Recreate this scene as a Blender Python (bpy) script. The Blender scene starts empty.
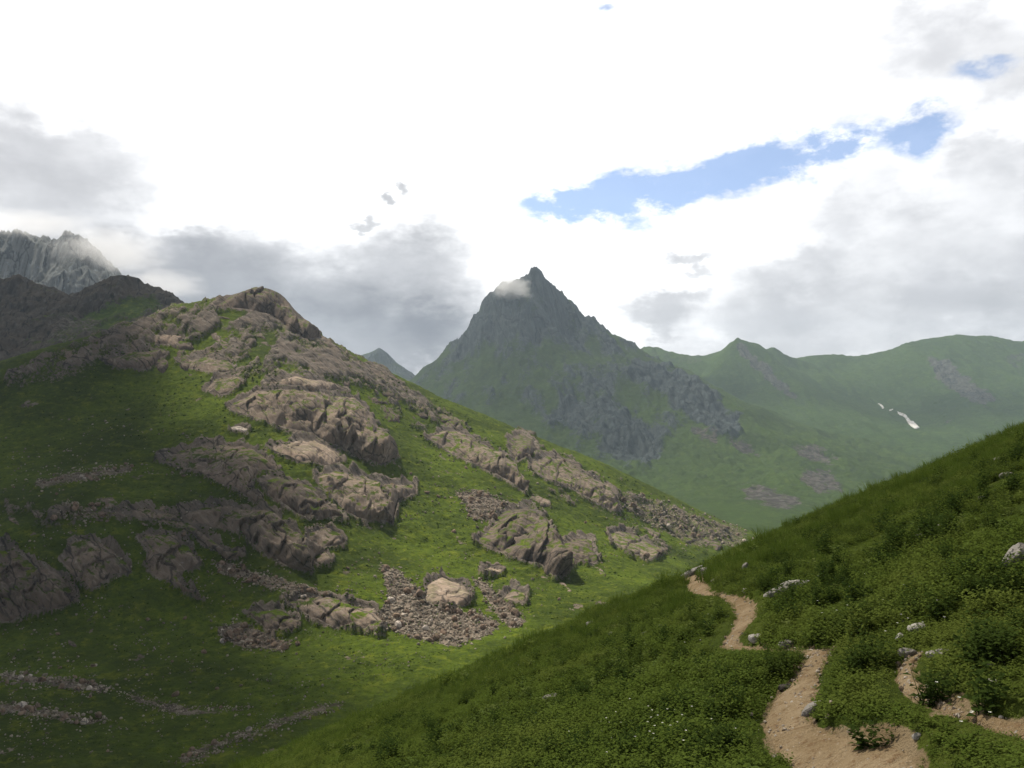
import bpy, bmesh, math, random
import numpy as np
from mathutils import Vector, Matrix, Euler

random.seed(7)
RNG = np.random.default_rng(11)
S = bpy.context.scene
COL = S.collection
R = math.radians

# ------------------------------------------------------------------ camera
W, H, F = 1024, 768, 800.0
PITCH = math.atan((430 - 384) / F)
cd = bpy.data.cameras.new('camera')
cam = bpy.data.objects.new('camera', cd)
COL.objects.link(cam)
cd.sensor_width = 36.0
cd.lens = 36.0 * F / W
cd.clip_start = 0.05
cd.clip_end = 20000
cam.location = (0, 0, 0)
cam.rotation_euler = (math.pi / 2 + PITCH, 0, 0)
S.camera = cam
CP, SP = math.cos(PITCH), math.sin(PITCH)


def ray(px, py):
    """slope of the sight line through a pixel: x = u*y, z = w*y"""
    xc = (np.asarray(px, float) - 512) / F
    v = (384 - np.asarray(py, float)) / F
    fw = CP - v * SP
    return xc / fw, (SP + v * CP) / fw


def proj(x, y, z):
    fw = y * CP + z * SP
    up = -y * SP + z * CP
    fw = np.maximum(fw, 1e-3)
    return 512 + F * x / fw, 384 - F * up / fw


# ------------------------------------------------------------------ exposure, engine
S.view_settings.view_transform = 'Standard'
S.view_settings.look = 'None'
S.view_settings.exposure = 0.5
S.view_settings.gamma = 1.0
cy = S.cycles
cy.max_bounces = 5
cy.diffuse_bounces = 2
cy.glossy_bounces = 1
cy.transmission_bounces = 2
cy.volume_bounces = 1
cy.transparent_max_bounces = 8
cy.use_denoising = True
cy.volume_step_rate = 1.0
cy.volume_max_steps = 128
cy.sample_clamp_indirect = 4.0

SUN_AZ, SUN_EL = R(-40), R(56)          # azimuth from +Y towards +X
SUN = np.array([math.sin(SUN_AZ) * math.cos(SUN_EL), math.cos(SUN_AZ) * math.cos(SUN_EL), math.sin(SUN_EL)])
sl = bpy.data.lights.new('sun', 'SUN')
sl.energy = 5.0
sl.angle = R(3.0)
sl.color = (1.0, 0.91, 0.76)
so = bpy.data.objects.new('sun', sl)
COL.objects.link(so)
so.rotation_euler = Vector(-SUN).to_track_quat('-Z', 'Y').to_euler()
so.location = (0, 0, 900)



HAZE = 5.4e-5
SHADE = [(-560, 950, 135, 250, 220, .009, 1700), (-125, 232, -80, 88, 62, .05, 0), (-235, 335, -50, 152, 135, .05, 0), (-330, 440, -20, 180, 105, .05, 0), (18, 40, -8, 95, 80, .005, 0), (-60, 2600, 250, 640, 560, .0035, 4300), (775, 3300, 150, 380, 300, .006, 4300), (1570, 3000, 60, 420, 330, .005, 4300)]   # ground spots shaded by unseen clouds added overhead: x, y, z, radii


# ------------------------------------------------------------------ node helper
class NT:
    def __init__(self, tree):
        self.t = tree
        tree.nodes.clear()

    def n(self, kind, **kw):
        nd = self.t.nodes.new(kind)
        for k, v in kw.items():
            if hasattr(nd, k):
                setattr(nd, k, v)
        return nd

    def put(self, sock, v):
        if isinstance(v, bpy.types.NodeSocket):
            self.t.links.new(v, sock)
        elif v is not None:
            sock.default_value = v

    def math(self, op, a, b=None, c=None, clamp=False):
        nd = self.n('ShaderNodeMath', operation=op, use_clamp=clamp)
        for i, v in enumerate((a, b, c)):
            if v is not None:
                self.put(nd.inputs[i], v)
        return nd.outputs[0]

    def vmath(self, op, a, b=None, scale=None):
        nd = self.n('ShaderNodeVectorMath', operation=op)
        self.put(nd.inputs[0], a)
        if b is not None:
            self.put(nd.inputs[1], b)
        if scale is not None:
            self.put(nd.inputs['Scale'], scale)
        return nd.outputs['Value'] if op in ('LENGTH', 'DOT_PRODUCT') else nd.outputs['Vector']

    def noise(self, vec, scale, detail=4, rough=0.55, out='Fac', dist=0.0):
        nd = self.n('ShaderNodeTexNoise', noise_dimensions='3D')
        self.put(nd.inputs['Vector'], vec)
        self.put(nd.inputs['Scale'], scale)
        nd.inputs['Detail'].default_value = detail
        nd.inputs['Roughness'].default_value = rough
        nd.inputs['Distortion'].default_value = dist
        return nd.outputs['Fac' if out == 'Fac' else 'Color']

    def ramp(self, v, a, b, c=0.0, d=1.0, smooth=True):
        nd = self.n('ShaderNodeMapRange', interpolation_type='SMOOTHSTEP' if smooth else 'LINEAR', clamp=True)
        self.put(nd.inputs[0], v)
        for i, x in enumerate((a, b, c, d)):
            nd.inputs[1 + i].default_value = x
        return nd.outputs[0]

    def mix(self, f, a, b, blend='MIX'):
        nd = self.n('ShaderNodeMix', data_type='RGBA', blend_type=blend, clamp_factor=True)
        self.put(nd.inputs[0], f)
        for s, v in ((nd.inputs[6], a), (nd.inputs[7], b)):
            self.put(s, (*v, 1) if isinstance(v, tuple) and len(v) == 3 else v)
        return nd.outputs[2]

    def attr(self, name, out='Fac'):
        nd = self.n('ShaderNodeAttribute', attribute_name=name)
        return nd.outputs[out]

    def mapping(self, vec, loc=(0, 0, 0), rot=(0, 0, 0), scale=(1, 1, 1)):
        nd = self.n('ShaderNodeMapping', vector_type='POINT')
        self.put(nd.inputs[0], vec)
        nd.inputs[1].default_value = loc
        nd.inputs[2].default_value = rot
        nd.inputs[3].default_value = scale
        return nd.outputs[0]


# ------------------------------------------------------------------ world: sky texture behind broken cloud
def azel(px, py):
    u, w = ray(px, py)
    return math.atan(float(u)), math.atan(float(w) / math.sqrt(1 + float(u) ** 2))


wd = bpy.data.worlds.new('World')
S.world = wd
wd.use_nodes = True
g = NT(wd.node_tree)
dirv = g.vmath('NORMALIZE', g.n('ShaderNodeTexCoord').outputs['Generated'])
sep = g.n('ShaderNodeSeparateXYZ')
g.put(sep.inputs[0], dirv)
az = g.math('ARCTAN2', sep.outputs[0], sep.outputs[1])
el = g.math('ARCSINE', sep.outputs[2])
comb = g.n('ShaderNodeCombineXYZ')
g.put(comb.inputs[0], az)
g.put(comb.inputs[1], el)
stretch = g.mapping(dirv, scale=(1, 1, 1.9))
w1 = g.vmath('SUBTRACT', g.noise(stretch, 5.0, 5, 0.55, 'Color'), (0.5, 0.5, 0.5))
w2 = g.vmath('SUBTRACT', g.noise(stretch, 22.0, 5, 0.6, 'Color'), (0.5, 0.5, 0.5))
pos = g.vmath('ADD', g.vmath('ADD', comb.outputs[0], g.vmath('SCALE', w1, scale=0.16)), g.vmath('SCALE', w2, scale=0.075))


def blob_sum(blobs, p, inner=0.0):
    tot = None
    for (px, py, rx, ry, rot, st) in blobs:
        a, e = azel(px, py)
        q = g.vmath('SUBTRACT', p, (a, e, 0))
        q = g.mapping(q, rot=(0, 0, R(rot)))
        q = g.vmath('MULTIPLY', q, (F / rx, F / ry, 0))
        b = g.ramp(g.vmath('LENGTH', q), 1.0, inner, 0.0, st)
        tot = b if tot is None else g.math('ADD', tot, b)
    return tot


GREY = [(40, 175, 125, 55, 0, .60), (60, 262, 140, 50, 0, .5), (150, 270, 150, 58, 0, .62), (235, 290, 130, 72, 0, .75), (400, 300, 105, 82, 0, .95),
        (320, 335, 230, 66, 0, .75), (387, 199, 14, 10, 0, .7), (352, 222, 24, 12, 0, .5), (340, 345, 150, 52, 0, 1.0), (425, 352, 75, 50, 0, 1.1), (150, 300, 110, 40, 0, .5), (480, 372, 90, 40, 0, .4),
        (850, 335, 270, 56, 0, .58), (985, 265, 130, 76, 0, .5), (1010, 170, 70, 40, 0, .4), (700, 258, 34, 13, 0, .6),
        (655, 300, 50, 24, 0, .6), (985, 40, 130, 55, 0, .42), (880, 215, 100, 60, 0, .3), (790, 285, 100, 36, 0, .45)]
BLUE = [(640, 192, 140, 44, -14, 1.9), (565, 206, 85, 26, -6, 1.4), (755, 163, 130, 36, -14, 1.5), (928, 133, 50, 36, -40, 1.5), (845, 150, 95, 28, -14, 1.2),
        (980, 62, 40, 18, 0, .95), (607, 2, 20, 9, 0, .9)]
tex = g.noise(stretch, 9.0, 7, 0.6)
grey = g.math('MULTIPLY', blob_sum(GREY, pos, .3), g.ramp(tex, 0.25, 0.68, 0.65, 1.12))
# the sky behind and above the camera: even, duller cloud
over = g.math('MULTIPLY', g.ramp(el, 0.50, 0.95), 1.0)
back = g.math('MULTIPLY', g.ramp(sep.outputs[1], 0.55, -0.2), 1.0)
fill = g.math('MULTIPLY', g.math('MAXIMUM', over, back), g.ramp(g.noise(stretch, 3.0, 5), 0.3, 0.7, 0.7, 1.1))
grey = g.math('SUBTRACT', 1.0, g.math('POWER', 2.718, g.math('MULTIPLY', grey, -1.7)))
billow = g.noise(g.vmath('ADD', stretch, g.vmath('SCALE', w2, scale=.03)), 8.0, 4, 0.5)
dark = g.mix(g.ramp(billow, .34, .68), (0.15, 0.155, 0.178), (0.265, 0.27, 0.293))
cloud_col = g.mix(fill, g.mix(grey, (0.97, 0.97, 0.98), dark), (0.125, 0.128, 0.138))
# soft relief inside the bright cloud on the right
relief = g.math('MULTIPLY', g.ramp(az, 0.0, 0.35), g.ramp(tex, 0.42, 0.62, 0.0, 0.42))
cloud_col = g.mix(relief, cloud_col, (0.45, 0.455, 0.48))
pos_b = g.vmath('ADD', g.vmath('ADD', comb.outputs[0], g.vmath('SCALE', w1, scale=0.05)), g.vmath('SCALE', w2, scale=0.05))
hole = g.ramp(g.math('MULTIPLY', blob_sum(BLUE, pos_b), g.ramp(g.noise(stretch, 17.0, 9, 0.66), 0.30, 0.66, 0.2, 1.1)), 0.08, 1.05, 0.0, 0.86)
sky = g.n('ShaderNodeTexSky', sky_type='NISHITA')
sky.sun_disc = False
sky.sun_elevation = SUN_EL
sky.sun_rotation = SUN_AZ
sky.altitude = 3200
b1 = g.n('ShaderNodeBackground')
g.put(b1.inputs[0], sky.outputs[0])
b1.inputs[1].default_value = 0.135
b2 = g.n('ShaderNodeBackground')
g.put(b2.inputs[0], cloud_col)
b2.inputs[1].default_value = 1.0
mx = g.n('ShaderNodeMixShader')
g.put(mx.inputs[0], g.math('SUBTRACT', 1.0, hole))
g.put(mx.inputs[1], b1.outputs[0])
g.put(mx.inputs[2], b2.outputs[0])
wo = g.n('ShaderNodeOutputWorld')
g.put(wo.inputs[0], mx.outputs[0])
wd.cycles.sampling_method = 'MANUAL'
wd.cycles.sample_map_resolution = 1024


# ------------------------------------------------------------------ numpy noise
_P = np.random.default_rng(3).permutation(256)
_P = np.concatenate([_P, _P, _P]).astype(np.int64)
_G2 = np.array([(math.cos(t), math.sin(t)) for t in np.linspace(0, 2 * math.pi, 16, endpoint=False)])
_G3 = np.random.default_rng(5).normal(size=(64, 3))
_G3 /= np.linalg.norm(_G3, axis=1)[:, None]


def _fade(t):
    return t * t * t * (t * (t * 6 - 15) + 10)


def perlin2(x, y, seed=0):
    xi = np.floor(x).astype(np.int64)
    yi = np.floor(y).astype(np.int64)
    xf, yf = x - xi, y - yi
    u, v = _fade(xf), _fade(yf)

    def gr(ix, iy, dx, dy):
        h = _P[(_P[(ix + seed * 17) & 255] + iy + seed * 7) & 255] & 15
        return _G2[h, 0] * dx + _G2[h, 1] * dy
    a = gr(xi, yi, xf, yf)
    b = gr(xi + 1, yi, xf - 1, yf)
    c = gr(xi, yi + 1, xf, yf - 1)
    d = gr(xi + 1, yi + 1, xf - 1, yf - 1)
    return ((a + u * (b - a)) + v * ((c + u * (d - c)) - (a + u * (b - a)))) * 1.5


def perlin3(x, y, z, seed=0):
    xi, yi, zi = (np.floor(t).astype(np.int64) for t in (x, y, z))
    xf, yf, zf = x - xi, y - yi, z - zi
    u, v, w = _fade(xf), _fade(yf), _fade(zf)

    def gr(i, j, k):
        h = _P[(_P[(_P[(xi + i + seed * 13) & 255] + yi + j) & 255] + zi + k + seed * 5) & 255] & 63
        q = _G3[h]
        return q[..., 0] * (xf - i) + q[..., 1] * (yf - j) + q[..., 2] * (zf - k)

    def lerp(t, a, b):
        return a + t * (b - a)
    return 1.6 * lerp(w, lerp(v, lerp(u, gr(0, 0, 0), gr(1, 0, 0)), lerp(u, gr(0, 1, 0), gr(1, 1, 0))),
                      lerp(v, lerp(u, gr(0, 0, 1), gr(1, 0, 1)), lerp(u, gr(0, 1, 1), gr(1, 1, 1))))


def fbm2(x, y, octv=4, seed=0, gain=0.5, ridged=False):
    s, a, f, n = 0, 1.0, 1.0, 0
    for i in range(octv):
        p = perlin2(x * f + 13.7 * i, y * f - 9.1 * i, seed + i)
        if ridged:
            p = 1 - 2 * np.abs(p)
        s = s + a * p
        n += a
        a *= gain
        f *= 2.03
    return s / n


def fbm3(x, y, z, octv=4, seed=0, gain=0.5, ridged=False):
    s, a, f, n = 0, 1.0, 1.0, 0
    for i in range(octv):
        p = perlin3(x * f + 13.7 * i, y * f - 9.1 * i, z * f + 4.3 * i, seed + i)
        if ridged:
            p = 1 - 2 * np.abs(p)
        s = s + a * p
        n += a
        a *= gain
        f *= 2.03
    return s / n


def sstep(a, b, x):
    t = np.clip((x - a) / (b - a), 0, 1)
    return t * t * (3 - 2 * t)


def poly_sd(px, py, poly):
    """signed distance in pixels, positive inside"""
    P = np.array(poly, float)
    Q = np.roll(P, -1, axis=0)
    d = np.full(px.shape, 1e9)
    ins = np.zeros(px.shape, bool)
    for (ax, ay), (bx, by) in zip(P, Q):
        ex, ey = bx - ax, by - ay
        t = np.clip(((px - ax) * ex + (py - ay) * ey) / max(ex * ex + ey * ey, 1e-9), 0, 1)
        d = np.minimum(d, (px - ax - t * ex) ** 2 + (py - ay - t * ey) ** 2)
        c = (ay > py) != (by > py)
        with np.errstate(divide='ignore', invalid='ignore'):
            xx = ax + (py - ay) / (by - ay if by != ay else 1e-9) * ex
        ins ^= c & (px < xx)
    d = np.sqrt(d)
    return np.where(ins, d, -d)


def line_d(px, py, pts):
    d = np.full(px.shape, 1e9)
    for (ax, ay), (bx, by) in zip(pts[:-1], pts[1:]):
        ex, ey = bx - ax, by - ay
        t = np.clip(((px - ax) * ex + (py - ay) * ey) / max(ex * ex + ey * ey, 1e-9), 0, 1)
        d = np.minimum(d, np.hypot(px - ax - t * ex, py - ay - t * ey))
    return d


# ------------------------------------------------------------------ mesh helper
def mesh(name, V, faces, mat=None, smooth=True, attrs=None):
    me = bpy.data.meshes.new(name)
    V = np.asarray(V, np.float32)
    faces = np.asarray(faces, np.int32)
    k = faces.shape[1]
    me.vertices.add(len(V))
    me.vertices.foreach_set('co', V.ravel())
    me.loops.add(faces.size)
    me.loops.foreach_set('vertex_index', faces.ravel())
    me.polygons.add(len(faces))
    me.polygons.foreach_set('loop_start', np.arange(0, faces.size, k, dtype=np.int32))
    me.polygons.foreach_set('use_smooth', np.full(len(faces), smooth, bool))
    for an, av in (attrs or {}).items():
        at = me.attributes.new(an, 'FLOAT', 'POINT')
        at.data.foreach_set('value', np.asarray(av, np.float32).ravel())
    me.update(calc_edges=True)
    if mat:
        me.materials.append(mat)
    return me


def obj(name, me, loc=(0, 0, 0), **props):
    o = bpy.data.objects.new(name, me)
    o.location = loc
    COL.objects.link(o)
    for k, v in props.items():
        o[k] = v
    return o


def grid_faces(nc, nr, keep=None):
    i = np.arange(nc * nr).reshape(nc, nr)
    f = np.stack([i[:-1, :-1], i[1:, :-1], i[1:, 1:], i[:-1, 1:]], -1).reshape(-1, 4)
    if keep is not None:
        k = keep.reshape(-1)
        f = f[k[f].all(1)]
    return f


# ------------------------------------------------------------------ materials
def material(name):
    m = bpy.data.materials.new(name)
    m.use_nodes = True
    t = NT(m.node_tree)
    b = t.n('ShaderNodeBsdfPrincipled')
    o = t.n('ShaderNodeOutputMaterial')
    t.put(o.inputs[0], b.outputs[0])
    b.inputs['Roughness'].default_value = 0.92
    b.inputs['Specular IOR Level'].default_value = 0.02
    return m, t, b, o


def wpos(t):
    return t.n('ShaderNodeNewGeometry').outputs['Position']


def bump(t, b, h, dist, strength=1.0):
    nd = t.n('ShaderNodeBump')
    nd.inputs['Strength'].default_value = strength
    nd.inputs['Distance'].default_value = dist
    t.put(nd.inputs['Height'], h)
    t.put(b.inputs['Normal'], nd.outputs[0])


def along(t, p, e, squash):
    """coordinates stretched along direction e, so that noise on them draws streaks that run along e"""
    e = Vector(e).normalized()
    f = e.orthogonal().normalized()
    h = e.cross(f)
    c = t.n('ShaderNodeCombineXYZ')
    t.put(c.inputs[0], t.vmath('DOT_PRODUCT', p, tuple(f)))
    t.put(c.inputs[1], t.vmath('DOT_PRODUCT', p, tuple(h)))
    t.put(c.inputs[2], t.math('MULTIPLY', t.vmath('DOT_PRODUCT', p, tuple(e)), squash))
    return c.outputs[0]


def rock_colour(t, p, s=1.0, tone=(1, 1, 1), dip=(.72, -.35, -.58)):
    """mottled brown-grey gneiss with dipping beds, pale lichen, dark seeps and open joints; s scales the pattern (1 = metres)"""
    def c(r, g_, b_):
        return (r * tone[0], g_ * tone[1], b_ * tone[2])
    big = t.noise(p, 0.05 * s, 5, 0.6)
    col = t.mix(t.ramp(big, 0.35, 0.65), c(.190, .150, .119), c(.132, .109, .091))
    sp = along(t, p, dip, .10)
    band = t.noise(sp, .42 * s, 6, 0.68, dist=.6)
    col = t.mix(t.ramp(band, 0.50, 0.68, 0, .8), col, c(.272, .226, .184))
    col = t.mix(t.ramp(band, 0.46, 0.32, 0, .8), col, c(.062, .055, .050))
    pale = t.noise(p, 0.33 * s, 6, 0.7)
    col = t.mix(t.ramp(pale, 0.58, 0.74, 0, .7), col, c(.32, .29, .26))
    seep = t.noise(along(t, p, (0, -.3, -1), .07), .6 * s, 5, .62)
    col = t.mix(t.ramp(seep, 0.56, 0.70, 0, .75), col, c(.055, .050, .047))
    v = t.n('ShaderNodeTexVoronoi', feature='DISTANCE_TO_EDGE')
    wv = t.vmath('ADD', along(t, p, dip, .22), t.vmath('SCALE', t.noise(p, .12 * s, 3, .5, 'Color'), scale=4.0 / s))
    t.put(v.inputs['Vector'], wv)
    v.inputs['Scale'].default_value = .065 * s
    col = t.mix(t.ramp(v.outputs['Distance'], .035, .0, 0, .85), col, c(.04, .036, .033))
    return col


def grass_colour(t, p, s=1.0, A=(.080, .116, .013), B=(.040, .059, .009), C=(.154, .178, .020)):
    a = t.noise(p, 0.018 * s, 5, .6)
    b = t.noise(p, 0.12 * s, 5, .65)
    c = t.noise(p, 0.9 * s, 4, .7)
    d = t.noise(p, 0.30 * s, 5, .7)
    col = t.mix(t.ramp(a, .36, .64), A, B)
    col = t.mix(t.ramp(b, .52, .72, 0, .6), col, C)
    col = t.mix(t.ramp(b, .46, .30, 0, .55), col, B)
    col = t.mix(t.ramp(c, .48, .70, 0, .6), col, (.024, .038, .008))
    col = t.mix(t.ramp(d, .50, .62, 0, .6), col, (.030, .046, .010))
    col = t.mix(t.ramp(d, .44, .34, 0, .5), col, C)
    return col


def slope_material(name, s=1.0, tone=(1, 1, 1), grass=None, scree=(.145, .120, .098)):
    m, t, b, o = material(name)
    p = wpos(t)
    gc = grass_colour(t, p, s, **(grass or {}))
    rc = rock_colour(t, p, s, tone, (.72, -.35, -.58) if s > .6 else (.15, -.5, -.85))
    fine = t.noise(p, 0.5 * s, 6, .7)
    rm = t.math('ADD', t.attr('rock'), t.math('MULTIPLY', t.math('SUBTRACT', fine, .5), .9))
    rmask = t.ramp(rm, .42, .58)
    vor = t.n('ShaderNodeTexVoronoi')
    t.put(vor.inputs['Vector'], p)
    vor.inputs['Scale'].default_value = 0.42 * s
    sc = t.mix(t.n('ShaderNodeSeparateColor').outputs[0], scree, scree)
    sepc = t.n('ShaderNodeSeparateColor')
    t.put(sepc.inputs[0], vor.outputs['Color'])
    sc = t.mix(sepc.outputs[0], tuple(x * .45 for x in scree), tuple(x * 1.5 for x in scree))
    sm = t.ramp(t.math('ADD', t.attr('scree'), t.math('MULTIPLY', t.math('SUBTRACT', fine, .5), 1.1)), .42, .6)
    col = t.mix(rmask, gc, rc)
    col = t.mix(sm, col, sc)
    t.put(b.inputs['Base Color'], col)
    h = t.math('ADD', t.math('MULTIPLY', t.noise(p, 0.35 * s, 7, .68), 2.2), t.math('MULTIPLY', t.noise(p, 1.6 * s, 4, .7), .5))
    bump(t, b, h, 1.1 / s, .75)
    return m


def rock_material(name, s=1.0, tone=(1, 1, 1), moss=.5):
    m, t, b, o = material(name)
    p = wpos(t)
    rc = rock_colour(t, p, s, tone)
    geo = t.n('ShaderNodeNewGeometry')
    sp = t.n('ShaderNodeSeparateXYZ')
    t.put(sp.inputs[0], geo.outputs['Normal'])
    patch = t.noise(p, 0.16 * s, 6, .65)
    gm = t.math('MULTIPLY', t.ramp(sp.outputs[2], .72, .90), t.ramp(patch, .48, .57, 0, min(1, moss * 2)))
    col = t.mix(gm, rc, grass_colour(t, p, s))
    t.put(b.inputs['Base Color'], col)
    st = t.noise(t.mapping(p, rot=(R(28), R(20), 0), scale=(.12, .12, 1.3)), 1.0 * s, 5, .7)
    h = t.math('ADD', t.math('MULTIPLY', t.noise(p, 0.9 * s, 6, .65), 1.0), t.math('MULTIPLY', t.noise(along(t, p, (.72, -.35, -.58), .08), .55 * s, 5, .7), 2.2))
    bump(t, b, h, .28 / s, .8)
    return m


M_SLOPE = slope_material('mountainside_ground', 1.0, (.84, .88, .92))
M_FAR = slope_material('far_mountain_ground', .25, (.31, .47, .60),  # rock tone tinted blue, standing in for part of the haze
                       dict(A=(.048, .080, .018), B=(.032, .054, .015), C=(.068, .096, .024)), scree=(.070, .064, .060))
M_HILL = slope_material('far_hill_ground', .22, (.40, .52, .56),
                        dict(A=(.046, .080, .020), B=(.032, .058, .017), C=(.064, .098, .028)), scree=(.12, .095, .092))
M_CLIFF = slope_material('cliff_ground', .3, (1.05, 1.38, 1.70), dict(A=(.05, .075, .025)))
M_ROCK = rock_material('outcrop_rock')
M_ROCK_DARK = rock_material('outcrop_rock_dark', 1.0, (.70, .70, .72), .6)
M_ROCK_PALE = rock_material('outcrop_rock_pale', 1.0, (1.45, 1.42, 1.40), .12)
M_BOULDER = rock_material('boulder_rock', 2.0, (1.1, 1.0, .95), .12)
M_BOULDER_PALE = rock_material('boulder_rock_pale', 2.0, (2.6, 2.8, 3.0), .0)


def simple_rock(name, a, b_, scale):
    m, t, b, o = material(name)
    oi = t.n('ShaderNodeObjectInfo')
    p = t.vmath('ADD', t.n('ShaderNodeTexCoord').outputs['Object'], t.vmath('SCALE', (7., 3., 5.), scale=oi.outputs['Random']))
    n1 = t.noise(p, scale, 7, .68)
    col = t.mix(t.ramp(n1, .35, .65), a, b_)
    n2 = t.noise(p, scale * 4, 5, .7)
    col = t.mix(t.ramp(n2, .52, .72, 0, .45), col, (.13, .12, .105))
    t.put(b.inputs['Base Color'], col)
    bump(t, b, t.math('ADD', n1, t.math('MULTIPLY', n2, .4)), .12, .9)
    return m


M_STONE = simple_rock('stone', (.19, .178, .162), (.31, .29, .265), 1.6)
M_STONE_PALE = simple_rock('stone_pale', (.28, .265, .24), (.44, .42, .385), 1.6)
M_DARK_LUMP = simple_rock('dark_lump', (.05, .045, .04), (.10, .09, .08), 2.2)


# ------------------------------------------------------------------ height layers: columns of sight lines u, rows of distance
class RBF:
    """smooth surface through (x, y, z) points"""
    def __init__(self, pts, kernel='tps', lam=0.0):
        P = np.array(pts, float)
        self.c = P[:, :2] / 1000.0
        self.k = kernel
        n = len(P)
        A = np.zeros((n + 3, n + 3))
        A[:n, :n] = self.phi(np.hypot(*(self.c[:, None] - self.c[None]).transpose(2, 0, 1))) + lam * np.eye(n)
        A[:n, n] = 1
        A[:n, n + 1:] = self.c
        A[n:, :n] = A[:n, n:].T
        self.w = np.linalg.solve(A, np.concatenate([P[:, 2], np.zeros(3)]))

    def phi(self, r):
        return r if self.k == 'lin' else r * r * np.log(r + 1e-12)

    def __call__(self, x, y):
        x, y = np.asarray(x) / 1000.0, np.asarray(y) / 1000.0
        s = self.w[-3] + self.w[-2] * x + self.w[-1] * y
        for (cx, cy_), w in zip(self.c, self.w[:-3]):
            s = s + w * self.phi(np.hypot(x - cx, y - cy_))
        return s


def pix3(pts):
    """(px, py, distance) -> (x, y, z); a 4th value is a plain height instead of py"""
    out = []
    for p in pts:
        u, w = ray(p[0], p[1])
        y = p[2]
        z = w * y if len(p) == 3 else p[3]
        out.append((u * y, y, z))
    return out


class Layer:
    def __init__(self, u, D):
        self.u, self.D = u, D
        self.U, self.Y = np.meshgrid(u, D, indexing='ij')
        self.X = self.U * self.Y

    def set(self, Z):
        self.Z = Z
        self.px, self.py = proj(self.X, self.Y, Z)
        self.wmax = np.maximum.accumulate(Z / self.Y, axis=1)

    def hit(self, px, py):
        """first point of the layer on each sight line -> (N,3), ok"""
        u, w = ray(px, py)
        fi = (u - self.u[0]) / (self.u[1] - self.u[0])
        i = np.clip(np.round(fi).astype(int), 0, len(self.u) - 1)
        y = np.full(u.shape, np.nan)
        for c in np.unique(i):
            k = i == c
            col = self.wmax[c]
            j = np.searchsorted(col, w[k], side='left')
            jj = np.clip(j, 1, len(col) - 1)
            a, b = col[jj - 1], col[jj]
            t = np.where(b > a, (w[k] - a) / np.maximum(b - a, 1e-12), 0)
            t = np.clip(t, 0, 1)
            yy = self.D[jj - 1] + t * (self.D[jj] - self.D[jj - 1])
            y[k] = np.where(j >= len(col), np.nan, yy)
        return np.stack([u * y, y, w * y], -1), ~np.isnan(y)

    def height(self, x, y):
        """bilinear height at ground points"""
        u = x / y
        fi = np.clip((u - self.u[0]) / (self.u[1] - self.u[0]), 0, len(self.u) - 1.001)
        fj = np.clip(np.interp(y, self.D, np.arange(len(self.D))), 0, len(self.D) - 1.001)
        i, j = fi.astype(int), fj.astype(int)
        a, b = fi - i, fj - j
        Z = self.Z
        return (Z[i, j] * (1 - a) * (1 - b) + Z[i + 1, j] * a * (1 - b) + Z[i, j + 1] * (1 - a) * b + Z[i + 1, j + 1] * a * b)

    def build(self, name, mat, attrs, **props):
        V = np.stack([self.X, self.Y, self.Z], -1).reshape(-1, 3)
        return obj(name, mesh(name, V, grid_faces(len(self.u), len(self.D)), mat, True, attrs), **props)


def geo(a, b, n):
    return np.geomspace(a, b, n)


def urange(p0, p1, step):
    u0, u1 = (p0 - 512) / F, (p1 - 512) / F
    return np.linspace(u0, u1, int((p1 - p0) / step) + 1)


def rag(L, amp, wl, seed):
    return amp * fbm2(L.X / wl, L.Y / wl, 5, seed, .6)


def soft(L, poly, edge=3.0, amp=10.0, wl=20.0, seed=0, st=1.0):
    sd = poly_sd(L.px, L.py, poly)
    return st * sstep(-edge, edge, sd + rag(L, amp, wl, seed))


# ================================================================== THE SETTING
# ---- left mountainside with the valley floor
A_PTS = pix3([
    # x, y, distance
    (-160, 768, 190), (-160, 690, 246), (-160, 610, 315), (-160, 540, 350), (-160, 470, 430), (-160, 400, 560), (-160, 372, 620),
    (0, 768, 190), (0, 700, 237), (0, 650, 285), (0, 622, 306), (0, 545, 338), (0, 480, 415), (0, 430, 490), (0, 372, 560),
    (60, 348, 590), (100, 768, 190), (100, 640, 295), (100, 590, 325), (100, 535, 355), (100, 460, 440), (100, 400, 530),
    (130, 325, 660), (175, 307, 690), (215, 304, 705), (230, 302, 715), (245, 292, 720), (262, 289, 720), (276, 292, 718), (291, 308, 718), (320, 341, 715), (350, 354, 715), (385, 373, 715), (410, 387, 715),
    (450, 402, 720), (520, 432, 725), (600, 463, 735), (680, 502, 770), (745, 528, 810), (800, 550, 840),
    (200, 768, 196), (200, 740, 214), (200, 650, 291), (200, 610, 320), (200, 540, 362), (200, 450, 455), (200, 400, 520), (200, 350, 610),
    (300, 700, 240), (300, 640, 298), (300, 590, 330), (300, 520, 385), (300, 460, 445), (300, 385, 540), (300, 345, 630),
    (400, 700, 240), (400, 645, 290), (400, 600, 335), (400, 540, 405), (400, 480, 490), (400, 430, 590),
    (480, 660, 275), (480, 610, 335), (480, 540, 430), (480, 470, 560), (550, 620, 325), (550, 580, 390), (550, 520, 500), (550, 460, 650),
    (620, 600, 350), (620, 545, 505), (620, 500, 640), (700, 568, 560), (700, 540, 660), (700, 520, 740),
    (800, 600, 420), (800, 570, 640), (900, 620, 400), (900, 600, 640)])
A_PTS += [(x, y + 260, z - d) for (x, y, z, d) in [(*p, 60) for p in pix3([(-160, 372, 620), (0, 372, 560), (130, 325, 660), (262, 297, 720), (385, 373, 715), (520, 432, 725), (680, 502, 770), (800, 550, 840)])]]
LA = Layer(urange(-170, 860, 1.35), geo(150, 900, 620))
fA = RBF(A_PTS, 'tps', 1e-5)
base = fA(LA.X, LA.Y)
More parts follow.
